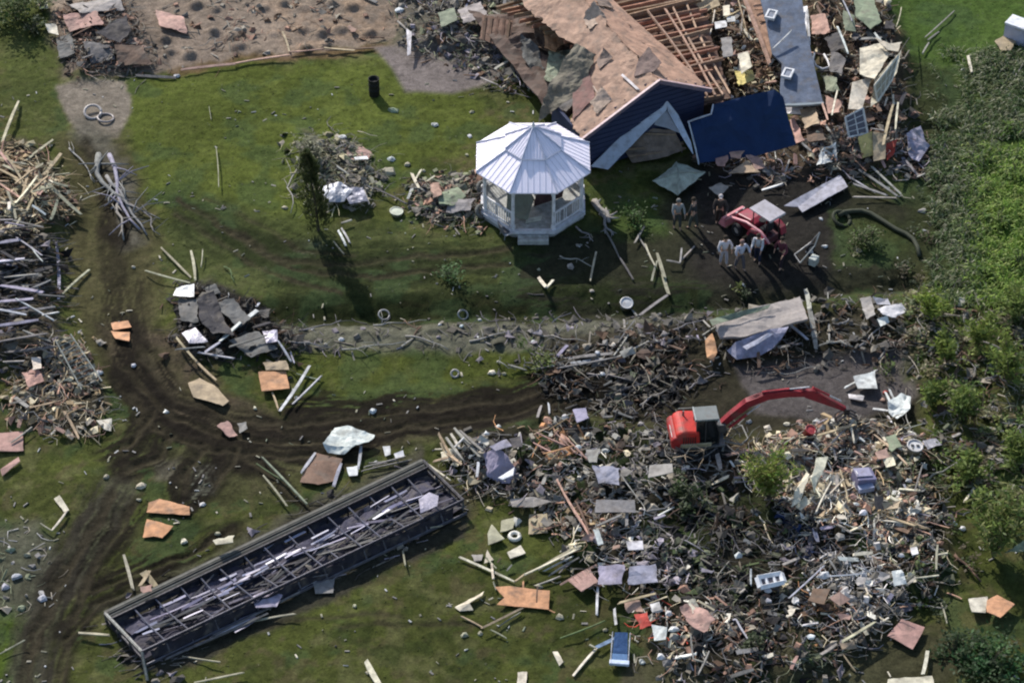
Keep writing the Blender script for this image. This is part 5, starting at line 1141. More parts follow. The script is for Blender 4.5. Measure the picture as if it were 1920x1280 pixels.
# violet tarp near the frame
panel([(908,850),(930,838),(952,855),(968,880),(958,905),(938,906),(914,892)], 'v', (.4,.9,1.0,.7,.2,.15,.3), .22, 'violet-grey crumpled tarp with a white patch beside the long frame', 'tarp', cat='tarp', mat='fabric', res=.16)
panel([(934,896),(965,875),(962,890),(942,899)], 'w', .85, .05, 'bright white plastic patch at the foot of the violet-grey tarp', 'torn_sheet')
panel([(955,822),(975,815),(980,838),(962,842)], 'd', .7, .1, 'black plastic sheet on top of the violet-grey tarp', 'torn_sheet')
panel([(918,838),(950,822),(960,835),(930,845)], 'v', .9, .1, None)
# torn white sheeting group
panel([(605,832),(628,803),(660,800),(704,815),(690,830),(660,838),(645,850),(615,846)], 'w', .35, .14, 'torn white sheeting draped over boards above the long frame', 'torn_sheet', ragged=.08, res=.18)
panel([(574,872),(590,848),(642,860),(630,900),(596,908),(562,904)], 'b', .12, .04, 'dark brown sheet flat on grass under the torn white sheeting', 'plywood_sheet')
# trolley junk beside the tractor
c0 = G(1520, 485); jk = empty('handcart', c0, .5, 'mangled grey handcart with two black wheels right of the workers', 'cart')
m = MB(); m.tube([(-.8,-.3,.3),(.0,-.2,.9),(.35,0,1.4)], .035, .035, (.35,.36,.34), 6); m.tube([(-.7,.3,.3),(.1,.2,.8),(.35,0,1.4)], .035, .035, (.3,.3,.3), 6); m.tube([(-.8,-.3,.3),(-.7,.3,.3)], .03, .03, (.3,.3,.3), 6); m.build('frame', 'metal', jk)
for y in (-.4, .4): wheel(.0+y*.6, y, .24, .1, jk)
m = MB(); m.box((-.2,-.5,.35), (.4,.35,.4), Matrix.Rotation(.5,3,'Z'), (.45,.47,.42)); m.build('tray', 'paint', jk, bevel=.03)

# --- panels: outline, colour, height, buckle, name, label
B_ = 'broken_board'
PN = [
 ([(180,62),(236,28),(246,60),(226,80)],'d',.6,.1,'torn_sheet',None),([(155,78),(206,84),(216,110),(170,118)],'m',.25,.12,'torn_sheet',None),([(214,84),(268,86),(285,122),(222,122)],'b',.3,.12,'torn_sheet',None),
 ([(118,30),(180,20),(195,45),(130,60)],'p',.3,.12,'torn_sheet',None),([(290,20),(345,30),(350,62),(300,50)],'p',.25,.1,'torn_sheet',None),([(130,8),(225,-5),(232,18),(150,26)],'k',.3,.1,'torn_sheet',None),([(105,70),(135,62),(140,100),(112,110)],'m',.2,.12,'torn_sheet',None),
 ([(84,46),(105,44),(110,66),(92,60)],'c',.4,.08,'torn_sheet',None),([(70,5),(88,2),(90,14),(74,16)],'c',.3,.05,'torn_sheet',None),
 ([(650,282),(676,272),(698,286),(690,299),(652,301)],'p',.15,.04,'plywood_sheet','dusty pink board on the lawn right of the columnar tree'),([(664,295),(688,292),(690,298),(666,300)],'w',.3,.02,'foam_board',None),
 ([(604,352),(640,342),(662,358),(645,378),(610,380)],'s',.35,.2,'metal_sheet','silvery crumpled sheeting right of the columnar tree'),([(640,350),(680,352),(690,378),(655,385)],'v',.3,.2,'metal_sheet',None),
 ([(820,362),(858,350),(874,368),(848,384),(826,380)],'G',.35,.12,'torn_sheet',None),([(806,345),(825,342),(828,366),(812,372)],'p',.5,.1,'torn_sheet',None),([(840,378),(890,372),(880,395),(835,398)],'g',.25,.12,'torn_sheet',None),
 ([(990,20),(1035,10),(1060,60),(1048,110),(1010,90)],'b',1.1,.3,'torn_sheet','brown peeled roofing membrane left of the collapsed roof'),([(1018,50),(1062,40),(1066,75),(1040,95),(1022,90)],'o',1.6,.2,'torn_sheet','orange-tan curled sheet on the peeled roofing left of the roof'),
 ([(975,60),(1010,90),(1020,130),(1000,140),(980,110)],'m',.9,.2,'torn_sheet',None),([(1030,92),(1085,95),(1110,130),(1060,165),(1020,150)],'G',1.2,.3,'torn_sheet',None),([(1000,150),(1020,165),(1010,180),(988,160)],'v',.6,.15,'torn_sheet',None),
 ([(1025,170),(1055,178),(1048,205),(1040,212)],'w',.9,.05,'foam_board',None),([(1056,172),(1082,162),(1085,185),(1062,210),(1048,205)],'m',1.3,.15,'torn_sheet',None),([(1066,220),(1098,192),(1112,210),(1080,238)],'y',1.1,.06,'torn_sheet','yellow foam panel at the left foot of the collapsed roof'),
 ([(1072,205),(1090,195),(1096,205),(1075,225)],'G',1.0,.1,'torn_sheet',None),
 ([(1384,102),(1402,96),(1410,125),(1390,140)],'c',1.5,.08,'torn_sheet',None),([(1378,135),(1410,128),(1416,150),(1385,165)],'y',1.0,.25,'torn_sheet','yellow-green rags beneath the cream panel in the rubble'),([(1352,72),(1372,70),(1375,105),(1355,108)],'g',1.3,.06,'torn_sheet',None),
 ([(1355,12),(1368,10),(1369,28),(1356,30)],'c',1.6,.03,'foam_board',None),([(1340,42),(1362,38),(1363,50),(1342,54)],'w',1.4,.03,'foam_board',None),([(1362,32),(1378,30),(1379,40),(1364,42)],'w',1.5,.03,'foam_board',None),([(1300,-5),(1340,-20),(1350,10),(1315,25)],'t',1.2,.08,'torn_sheet',None),
 ([(1470,385),(1576,328),(1590,350),(1504,398),(1496,388)],'s',.25,.03,'ragged_panel','long light grey panel with a notched end, right of the tractor'),
 ([(1540,280),(1568,266),(1571,300),(1530,312)],'w',.4,.15,'torn_sheet',None),([(1470,200),(1505,202),(1502,215),(1472,213)],'w',.6,.06,'foam_board',None),([(1500,205),(1530,202),(1536,232),(1508,240)],'t',.7,.12,'torn_sheet',None),
 ([(1480,225),(1490,222),(1508,262),(1492,268)],'p',.4,.08,'torn_sheet',None),([(1510,240),(1540,235),(1548,262),(1515,266)],'b',.5,.1,'torn_sheet',None),
 ([(1608,258),(1635,246),(1640,290),(1618,296)],'y',.5,.08,'cardboard','yellowish cardboard, left of two by the vertical poles'),([(1636,248),(1662,250),(1660,298),(1638,302)],'t',.6,.08,'cardboard','tan cardboard sheet right of the yellowish one, by the vertical poles'),([(1662,270),(1682,262),(1676,290),(1664,300)],'r',.3,.12,'torn_sheet',None),
 ([(1612,90),(1650,82),(1668,100),(1640,150),(1612,140)],'c',1.6,.12,'buckled_panel','cream buckled wall panel at the right side of the house rubble'),([(1640,70),(1668,82),(1690,80),(1685,96),(1664,94)],'c',1.9,.05,'torn_sheet',None),([(1640,150),(1690,95),(1682,135),(1650,190),(1632,200)],'c',.7,.08,'buckled_panel','cream panel sagging down to the grass, right edge of the rubble'),
 ([(1600,-10),(1635,-10),(1652,40),(1632,55),(1605,30)],'G',1.0,.05,'torn_sheet',None),([(1580,20),(1602,30),(1604,60),(1584,58)],'G',.9,.05,'torn_sheet',None),([(1520,30),(1548,28),(1556,62),(1524,66)],'p',.9,.15,'torn_sheet',None),([(1545,70),(1575,60),(1590,90),(1560,100)],'d',.8,.15,'torn_sheet',None),([(1492,15),(1514,12),(1512,60),(1498,70)],'s',1.0,.05,'metal_sheet',None),
 ([(1548,180),(1580,190),(1575,212),(1552,214)],'p',.8,.12,'torn_sheet',None),([(1558,98),(1585,108),(1580,140),(1556,132)],'m',.9,.2,'torn_sheet',None),([(1542,140),(1566,144),(1576,172),(1550,172)],'G',.8,.2,'torn_sheet',None),
 ([(1700,250),(1725,238),(1744,272),(1722,305),(1704,290)],'v',.3,.25,'metal_sheet',None),
 ([(1340,288),(1355,280),(1366,292),(1360,312),(1344,310)],'p',.5,.06,'torn_sheet',None),([(1364,275),(1380,268),(1396,282),(1388,298),(1370,296)],'p',.6,.06,'torn_sheet',None),([(1366,325),(1400,300),(1426,323)],'t',.35,.05,'plywood_sheet',None),([(1400,290),(1420,285),(1434,312),(1418,318)],'p',.4,.12,'torn_sheet',None),([(1330,355),(1352,345),(1366,352),(1350,368)],'k',.3,.15,'torn_sheet',None),
 ([(1612,560),(1632,553),(1642,590),(1625,600)],'k',.25,.12,'torn_sheet',None),([(1646,580),(1690,568),(1700,580),(1680,596),(1655,592)],'w',.3,.12,'torn_sheet',None),([(1636,556),(1665,560),(1670,572),(1645,570)],'s',.25,.1,'metal_sheet',None),([(1644,598),(1664,592),(1668,604),(1652,612)],'w',.2,.05,'foam_board',None),
 ([(1600,706),(1640,696),(1645,730),(1608,728)],'w',.3,.08,'foam_board','light grey-white box lid in the mud pool with a stick across it'),([(1664,757),(1690,734),(1708,740),(1706,770),(1682,780),(1666,772)],'w',.4,.25,'crumpled_bag','bright white crumpled bag right of the mud pool'),([(1590,738),(1620,742),(1618,750),(1592,746)],'w',.15,.03,'foam_board',None),
 ([(1532,857),(1553,855),(1545,880),(1532,905),(1526,925),(1522,895)],'c',.5,.06,'plywood_sheet','tall cream board standing in the rubble right of the sapling'),([(1484,950),(1490,920),(1512,884),(1518,888),(1500,940)],'c',.5,.03,'plywood_sheet','slim cream plank leaning in the rubble just right of the sapling'),([(1492,950),(1510,928),(1520,942),(1500,956)],'c',.3,.05,'plywood_sheet',None),
 ([(1655,860),(1675,856),(1680,872),(1662,876)],'c',.3,.05,'foam_board',None),([(1640,845),(1662,840),(1668,856),(1648,860)],'p',.3,.08,'torn_sheet',None),([(1660,820),(1680,815),(1690,835),(1672,845)],'G',.3,.08,'torn_sheet',None),([(1730,826),(1755,822),(1765,835),(1740,842)],'s',.25,.1,'metal_sheet',None),
 ([(1110,872),(1162,876),(1160,908),(1124,908)],'v',.4,.15,'torn_sheet',None),([(1100,845),(1125,842),(1120,865),(1104,866)],'g',.4,.1,'torn_sheet',None),([(1074,768),(1098,766),(1104,784),(1082,792)],'v',.4,.12,'crumpled_bag',None),
 ([(956,936),(1000,930),(1034,940),(1000,950),(960,950)],'k',.12,.04,'plywood_sheet',None),([(993,965),(1026,962),(1027,998),(990,1000)],'t',.1,.04,'plywood_sheet','square tan board on the grass at the left edge of the rubble'),
 ([(922,982),(914,1000),(915,1021),(946,1010)],'l',.1,.03,'foam_board','pale triangular board, left of the pale pieces on the grass'),([(940,975),(966,970),(962,990),(938,998)],'l',.1,.03,'foam_board',None),([(950,1035),(976,1022),(986,1036),(957,1046)],'c',.1,.03,'foam_board',None),([(914,1030),(925,1048),(908,1056)],'c',.1,.02,'foam_board',None),
 ([(928,1100),(955,1098),(1031,1107),(1029,1142),(932,1133),(945,1120)],'o',.15,.03,'plywood_sheet','orange plywood sheet with boards across it on the lower lawn'),
 ([(852,1138),(908,1108),(904,1116),(880,1130),(887,1143),(862,1145)],'c',.1,.03,'foam_board',None),
 ([(1122,1060),(1170,1058),(1166,1095),(1122,1096)],'v',.3,.08,'torn_sheet',None),([(1180,1064),(1230,1058),(1232,1090),(1176,1096)],'v',.35,.08,'torn_sheet',None),([(1174,1015),(1205,1013),(1206,1030),(1178,1031)],'w',.4,.05,'foam_board',None),([(1112,992),(1122,992),(1132,1018),(1122,1022)],'w',.4,.04,'foam_board',None),([(1100,1000),(1115,998),(1110,1012),(1090,1014)],'p',.3,.06,'torn_sheet',None),
 ([(1036,1220),(1046,1220),(1056,1240),(1048,1247)],'c',.1,.04,'foam_board',None),([(971,1259),(988,1258),(987,1285),(969,1285)],'c',.08,.02,'foam_board','pale slab cut by the bottom edge of the photo, left of centre'),([(1222,1170),(1250,1175),(1248,1198),(1226,1200)],'w',.3,.06,'foam_board',None),([(1190,1152),(1215,1148),(1222,1170),(1200,1178)],'r',.3,.15,'torn_sheet','red and orange rag among the pinkish scraps'),([(1218,1132),(1236,1128),(1240,1142),(1224,1146)],'w',.4,.06,'foam_board',None),
 ([(1272,1138),(1300,1130),(1340,1160),(1320,1180),(1290,1170)],'p',.35,.2,'torn_sheet',None),([(1290,1125),(1306,1122),(1312,1145),(1298,1150)],'c',.4,.1,'torn_sheet',None),([(1170,1128),(1200,1124),(1206,1146),(1178,1150)],'p',.3,.12,'torn_sheet',None),
 ([(1218,872),(1260,868),(1262,884),(1215,895)],'k',.4,.04,'plywood_sheet',None),([(1118,936),(1190,937),(1192,960),(1115,960)],'g',.5,.03,'concrete_slab','flat grey slab in the upper left rubble'),
 ([(1515,1125),(1525,1102),(1557,1104),(1545,1133)],'b',.25,.03,'plywood_sheet',None),([(1555,1120),(1575,1108),(1595,1122),(1575,1135)],'p',.25,.03,'plywood_sheet',None),([(1664,1190),(1690,1160),(1734,1175),(1712,1217)],'p',.2,.05,'plywood_sheet','brown diamond-shaped panel on the mud at the lower right'),
 ([(1816,1122),(1852,1118),(1848,1148),(1822,1146)],'c',.3,.03,'plywood_sheet','cream-orange sheet, left one of the pair above the corner bush'),([(1850,1125),(1870,1115),(1903,1132),(1876,1157),(1850,1146)],'o',.35,.05,'plywood_sheet','bright orange sheet, right one of the pair above the corner bush'),
 ([(1665,1272),(1748,1266),(1756,1295),(1660,1295)],'c',.25,.03,'plywood_sheet','cream slab cut by the bottom edge of the photo, lower right'),([(1672,1070),(1690,1067),(1700,1094),(1676,1099)],'w',.35,.15,'crumpled_bag',None),([(1706,1027),(1718,1026),(1722,1038),(1710,1040)],'w',.3,.08,'foam_board',None),([(1652,944),(1690,938),(1685,952),(1658,954)],'t',.3,.08,'torn_sheet',None),([(1640,930),(1656,930),(1656,955),(1640,955)],'d',.4,.04,'torn_sheet',None),
 ([(1885,1036),(1920,1014),(1930,1032)],'G',.6,.1,'torn_sheet',None),([(1573,1205),(1602,1202),(1606,1214),(1580,1218)],'t',.2,.1,'torn_sheet',None),([(1570,1150),(1596,1152),(1592,1162),(1575,1160)],'p',.2,.08,'torn_sheet',None),
 ([(101,935),(112,928),(130,956),(120,960)],'c',.1,.03,'foam_board',None),([(278,942),(300,935),(356,950),(356,965),(275,960)],'o',.12,.03,'plywood_sheet','upper of two orange plywood boards on the left lawn'),([(275,972),(325,986),(304,1008),(288,1004),(268,1007)],'o',.12,.03,'plywood_sheet','lower of two orange plywood boards on the left lawn'),
 ([(180,788),(210,784),(208,808),(196,804)],'c',.15,.04,'plywood_sheet',None),([(-8,812),(42,808),(44,845),(-8,845)],'p',.15,.03,'plywood_sheet','pinkish board cut by the left edge of the photo'),([(0,880),(34,856),(38,864),(4,892)],'p',.12,.03,'plywood_sheet',None),
 ([(405,798),(425,790),(446,815),(430,821)],'p',.15,.1,'torn_sheet',None),([(446,795),(462,790),(464,805),(450,812)],'k',.15,.1,'torn_sheet',None),
 ([(352,718),(374,709),(402,722),(430,752),(418,760),(362,744)],'t',.15,.05,'plywood_sheet','tan wedge of plywood left of the square pinkish board'),([(484,697),(536,695),(543,728),(490,733)],'o',.25,.05,'plywood_sheet','square pinkish orange board below the blackened heap'),([(492,680),(535,675),(542,692),(500,692)],'t',.35,.08,'torn_sheet',None),
 ([(208,606),(240,600),(246,612),(212,618)],'o',.15,.05,'plywood_sheet',None),([(208,620),(243,622),(242,640),(216,634)],'o',.12,.05,'plywood_sheet',None),
 ([(330,540),(364,532),(364,556),(326,556)],'s',.55,.1,'metal_sheet','bright silvery box lid on the left of the blackened heap'),([(340,622),(365,612),(390,640),(355,645)],'s',.4,.12,'metal_sheet',None),([(370,560),(400,545),(420,600),(440,630),(400,625),(375,600)],'d',.5,.15,'torn_sheet',None),([(335,560),(370,562),(372,605),(338,600)],'m',.35,.15,'torn_sheet',None),([(400,565),(440,560),(470,600),(445,615)],'m',.35,.12,'torn_sheet',None),([(430,640),(480,620),(520,655),(470,670)],'m',.3,.15,'torn_sheet',None),([(492,620),(520,618),(520,642),(500,645)],'v',.4,.12,'metal_sheet',None),([(380,540),(405,532),(412,548),(390,552)],'m',.3,.1,'torn_sheet',None),
 ([(40,700),(72,690),(82,715),(55,730)],'p',.3,.15,'torn_sheet',None),([(60,670),(76,668),(78,690),(62,694)],'c',.4,.1,'torn_sheet',None),([(905,28),(962,38),(955,92),(900,74)],'b',.9,.06,'slatted_panel','dark slatted brown panel at the top, left of the house'),([(858,20),(900,5),(915,30),(870,45)],'k',.5,.12,'torn_sheet',None),([(820,25),(850,15),(858,40),(828,48)],'G',.4,.12,'torn_sheet',None),([(762,55),(772,60),(770,100),(764,104)],'w',.4,.04,'foam_board',None),
 ([(590,790+80),(598,870),(596,880)],'c',.1,.02,'foam_board',None),([(718,838),(732,836),(732,852),(722,855)],'w',.15,.05,'foam_board',None),([(738,850),(756,844),(758,856),(742,860)],'w',.15,.05,'foam_board',None),([(650,875),(672,872),(670,890),(654,892)],'w',.15,.08,'foam_board',None),([(300,1100),(288,1100),(262,1075),(275,1068)],'t',.1,.02,'plywood_sheet',None),
 ([(400,1012),(440,1004),(436,1016),(405,1022)],'c',1.05,.04,'torn_sheet',None),([(262,1100),(285,1095),(285,1108),(268,1112)],'p',1.0,.03,'torn_sheet',None),([(1160,660),(1185,650),(1190,662),(1170,670)],'k',.2,.08,'torn_sheet',None),
 ([(825,845),(855,840),(860,862),(830,866)],'c',.3,.15,'torn_sheet',None),([(1065,1088),(1104,1064),(1122,1090),(1090,1108)],'p',.25,.03,'slatted_panel','pinkish slatted panel on the left edge of the lower rubble'),([(885,1040),(905,1038),(904,1050),(890,1050)],'k',.1,.04,'torn_sheet',None),
]
for pts, col, z, amp, name, label in PN:
    cat = {'plywood_sheet': 'plywood', 'foam_board': 'foam board', 'metal_sheet': 'metal sheet', 'concrete_slab': 'slab', 'crumpled_bag': 'plastic bag', 'cardboard': 'cardboard', 'ragged_panel': 'panel', 'buckled_panel': 'panel', 'slatted_panel': 'panel'}.get(name, 'sheet')
    cx_, cy_ = sum(p[0] for p in pts)/len(pts), sum(p[1] for p in pts)/len(pts)
    if not isinstance(z, tuple) and any(inside(cx_, cy_, ZONES[q_][0]) for q_ in ('main','east','ridge')): z = z + .3
    mat = {'metal_sheet': 'metal', 'plywood_sheet': 'sheet', 'foam_board': 'sheet', 'crumpled_bag': 'fabric', 'slatted_panel': 'wood'}.get(name, 'sheet')
    o = panel(pts, col, z, amp, label, name, cat, mat, ragged=.03 if name != 'torn_sheet' else .09, res=.25 if amp < .1 else .16, tilt=1 if z > .8 else None)
    if name == 'slatted_panel':
        q = [G(x, y, z+.07)-o.location for x, y in pts]
        for k in range(5):
            t = (k+.5)/5; a, b_ = q[0].lerp(q[1], t), q[3].lerp(q[2], t); m, _ = board_mesh(a, b_, .12, .03, tuple(x*1.3 for x in PAL[col][0])); m.build('slat', 'wood', o)

# --- boards and poles: x0 y0 x1 y1 width colour
BD = """35,190,5,265,.16,l;100,262,50,300,.14,l;115,287,82,328,.16,t;92,346,152,402,.16,l;0,300,70,330,.12,t;0,318,60,352,.12,t;20,330,75,372,.14,t;0,345,50,380,.12,p;55,315,40,375,.12,t;10,290,45,345,.10,t
30,380,70,330,.12,c;60,360,100,350,.10,l;100,342,128,350,.12,l;0,285,30,320,.14,p;45,370,90,330,.12,t;15,360,30,410,.12,l;75,345,50,395,.12,t;0,370,40,395,.10,t;108,375,95,412,.14,l;60,385,85,402,.10,w;28,345,62,318,.1,t
168,505,115,553,.12,l;105,450,110,560,.14,v;0,535,80,548,.18,v;0,490,45,485,.2,s;0,455,35,450,.18,v;10,520,70,514,.16,g;0,565,60,560,.15,v;20,590,100,575,.12,g;30,445,80,480,.07,s;60,465,80,490,.06,w;0,610,70,600,.15,v;0,640,90,625,.16,m;10,660,100,650,.16,m;0,470,50,500,.22,d;80,590,110,585,.08,w;30,560,100,600,.07,s;45,620,95,640,.1,g;5,430,60,425,.15,d;60,540,95,525,.08,g;0,580,50,590,.1,s
150,75,275,88,.14,p;530,60,543,98,.1,t;543,98,608,92,.1,p;608,90,665,95,.1,t;340,131,440,120,.14,p;440,119,543,103,.14,p;610,95,700,90,.14,b;256,142,330,146,.16,m;745,40,770,62,.12,k;770,62,762,85,.12,t;925,22,972,50,.12,k;968,70,985,118,.16,w;945,152,978,135,.1,t;880,78,920,95,.08,t;900,145,935,160,.08,k
1018,170,1052,222,.1,d;1022,172,1056,225,.05,g
632,312,700,355,.12,k;700,352,762,382,.08,m;634,432,648,460,.1,w;640,428,656,455,.09,w;625,452,645,476,.05,l;640,418,660,412,.1,k;790,318,778,338,.1,c;772,325,785,352,.14,c;775,345,765,372,.14,w;800,340,815,330,.08,c;785,352,800,360,.1,k
303,465,358,520,.09,l;358,470,366,523,.13,l;272,507,355,530,.08,l;380,468,377,500,.04,l;412,640,450,605,.18,w;448,606,482,582,.2,w;480,575,486,568,.1,w;385,660,412,642,.12,s;330,632,366,675,.1,t;366,675,405,712,.1,t;330,655,385,650,.06,g;370,660,440,672,.1,s;430,650,500,628,.1,m;522,640,546,678,.09,s;545,660,552,680,.07,s
580,686,526,768,.13,w;602,705,548,758,.08,s;510,735,522,768,.08,t;555,700,600,712,.05,G;500,675,530,690,.1,t
590,850,565,885,.12,w;640,868,626,910,.14,s;677,835,672,876,.12,s;683,875,760,855,.04,k;690,868,745,862,.04,k;680,882,770,862,.04,g;490,855,575,944,.10,G;493,890,538,948,.08,l;480,868,530,900,.05,e
822,812,850,862,.12,t;835,818,868,862,.12,k;845,812,862,842,.12,c;852,803,898,855,.16,k;862,806,905,845,.1,k;815,842,850,842,.06,c;812,865,870,850,.1,t;800,868,845,900,.07,c;870,820,850,840,.08,w;826,830,842,866,.1,t;838,850,865,870,.12,t
1232,475,1246,520,.16,l;1243,515,1254,552,.16,l;1253,552,1198,592,.12,k;1186,582,1232,640,.09,g;1170,600,1170,662,.10,k;1232,490,1222,526,.09,l;1210,458,1228,498,.08,l;1208,425,1190,456,.09,k;1118,472,1107,526,.09,l;1010,520,1024,538,.16,c;1024,540,1037,525,.12,c;1134,430,1160,480,.09,m;1160,480,1186,522,.09,m;1250,488,1275,493,.08,k;1275,493,1278,466,.08,k;1275,490,1302,462,.08,k;1186,615,1150,668,.08,k;1215,640,1152,672,.08,k;1190,600,1160,640,.06,g;1195,440,1214,470,.06,k;1320,630,1335,655,.1,k
1510,542,1518,580,.2,k;1518,578,1530,652,.24,k;1552,548,1555,640,.08,g;1480,608,1514,636,.12,s;1530,650,1560,640,.1,m;1500,560,1530,600,.1,m;1332,614,1318,600,.08,k;1318,628,1346,610,.06,k
1585,726,1643,694,.10,w;1635,766,1665,770,.12,w;1660,735,1672,760,.1,w;1665,780,1672,792,.08,w;1605,742,1620,744,.14,w;1668,730,1676,748,.08,w
1020,680,1150,662,.14,k;1030,686,1130,672,.12,s;1045,690,1165,668,.08,g;1025,672,1120,668,.1,k;1440,820,1480,820,.05,k;1530,817,1602,796,.12,t;1470,822,1530,818,.1,t;1470,832,1490,818,.06,c;1595,795,1602,830,.08,c;1590,800,1560,830,.06,k;1510,880,1540,935,.05,c;1560,900,1530,960,.06,c;1575,880,1590,940,.05,t;1540,940,1580,900,.06,c;1640,815,1700,870,.08,t;1730,870,1715,920,.05,k;1655,965,1714,985,.12,t;1650,975,1700,980,.06,c;1700,975,1740,990,.05,t
1042,780,1040,796,.1,w;1015,760,1008,782,.12,k;1028,755,1030,775,.08,s;1008,812,1060,835,.06,p;1000,830,1040,850,.08,p;1040,810,1080,850,.05,p;1020,850,1075,835,.06,o;1060,820,1100,860,.07,p;1030,800,1000,815,.05,t
862,1044,965,1090,.10,c;965,1090,985,1075,.08,t;985,1076,1085,1028,.08,c;1010,1066,1090,1022,.16,l;1020,1070,1075,1042,.06,w;1030,1078,1085,1045,.08,k;1008,1096,1050,1080,.06,k;1050,1096,1120,1058,.1,p;981,1090,979,1138,.08,o;1008,1098,1006,1130,.05,b;978,1140,905,1176,.08,t;905,1176,865,1155,.08,t;975,1148,935,1174,.04,k;920,1180,950,1196,.05,l;922,1055,925,1085,.09,c;930,1065,912,1045,.06,l;925,1120,916,1124,.06,l;932,1055,940,1045,.05,b;950,1070,960,1058,.06,k;1030,1143,1040,1148,.06,o
1121,1100,1119,1152,.10,w;1075,1266,1120,1213,.11,c;1118,1213,1166,1190,.14,L;1152,1140,1155,1170,.10,w;1050,1196,1135,1163,.05,e;1105,1208,1118,1215,.08,l;1188,1225,1191,1242,.08,l;1160,1130,1230,1112,.1,t;1408,1065,1408,1096,.06,w;1374,1162,1380,1160,.06,s;1380,1160,1402,1196,.07,s;1330,1220,1310,1262,.07,k;1295,1190,1300,1235,.06,k;1300,1235,1318,1240,.05,k;1386,1052,1390,1068,.06,t;1060,930,1110,1010,.1,p;1045,900,1090,980,.08,p;1080,940,1105,1000,.08,b;1160,885,1200,940,.04,k;1120,985,1165,965,.1,g;1175,950,1175,985,.12,g
1580,1202,1640,1166,.14,l;1640,1166,1672,1170,.06,k;1540,1226,1570,1206,.12,k;1580,1225,1606,1260,.06,t;1739,1220,1730,1264,.14,c;1600,1039,1636,1036,.14,c;1700,1096,1718,1082,.1,c;1718,1083,1760,1078,.06,c;1758,1022,1756,1066,.09,l;1765,1130,1775,1166,.05,l;1808,940,1826,914,.1,c;1890,932,1902,908,.08,l;1480,1120,1545,1060,.06,s;1550,1080,1620,1075,.05,s;1700,1130,1770,1140,.05,k
125,958,97,994,.09,c;97,994,75,980,.05,l;232,1040,249,1104,.13,l;148,1186,206,1190,.11,l;262,1098,280,1070,.14,t;120,770,148,822,.12,t;50,765,115,750,.08,t;60,800,20,830,.05,k;110,800,95,815,.08,c;0,1225,45,1200,.05,l;365,1279,456,1260,.07,l;686,1238,712,1285,.24,c;930,1105,925,1090,.05,l;405,275,410,350,.04,l;392,200,396,225,.03,l;90,330,130,325,.06,l
1384,0,1400,60,.06,t;1513,18,1518,86,.12,w;1505,15,1500,50,.07,s;1570,170,1560,215,.08,c;1540,190,1552,225,.1,p;1675,195,1656,272,.14,t;1684,193,1679,242,.10,c;1614,202,1690,192,.07,k;1600,238,1640,232,.1,w;1575,299,1616,284,.12,t;1566,316,1630,304,.16,k;1635,313,1688,363,.12,k;1610,318,1680,366,.12,g;1600,345,1662,366,.1,g;1600,369,1682,371,.08,k;1590,330,1640,360,.08,s;1697,300,1722,330,.12,k;1430,356,1468,344,.12,w;1570,50,1590,100,.1,w;1580,0,1598,40,.06,s;1640,62,1660,88,.12,w;1490,240,1500,265,.08,s;1310,60,1340,110,.05,p;1340,20,1330,70,.06,c;1395,20,1390,60,.05,k
1480,300,1470,330,.08,k;1500,290,1520,310,.06,g;1450,270,1456,315,.04,w;1735,70,1790,20,.06,k;1690,15,1680,52,.05,l;1740,75,1760,60,.08,k;1730,100,1742,80,.08,k;1815,105,1822,135,.14,c;1835,100,1830,120,.14,l;1856,110,1866,104,.1,c;1900,150,1925,110,.08,k"""
for row in BD.replace('\n', ';').split(';'):
    a = row.split(','); x0, y0, x1, y1, wd = [float(v) for v in a[:5]]; c = a[5]
    zz0 = 1.1 if (1290 < x0 < 1700 and y0 < 200) else (U(.4,.6) if any(inside((x0+x1)/2, (y0+y1)/2, ZONES[q_][0]) for q_ in ('main','east','logs','lumber','burnt')) else U(.06, .22))
    board(x0, y0, x1, y1, wd, c, z=(zz0+U(-.03,.1), zz0+U(-.03,.12)), name='pole' if wd <= .09 else 'broken_board', cat='pole' if wd <= .09 else 'board')
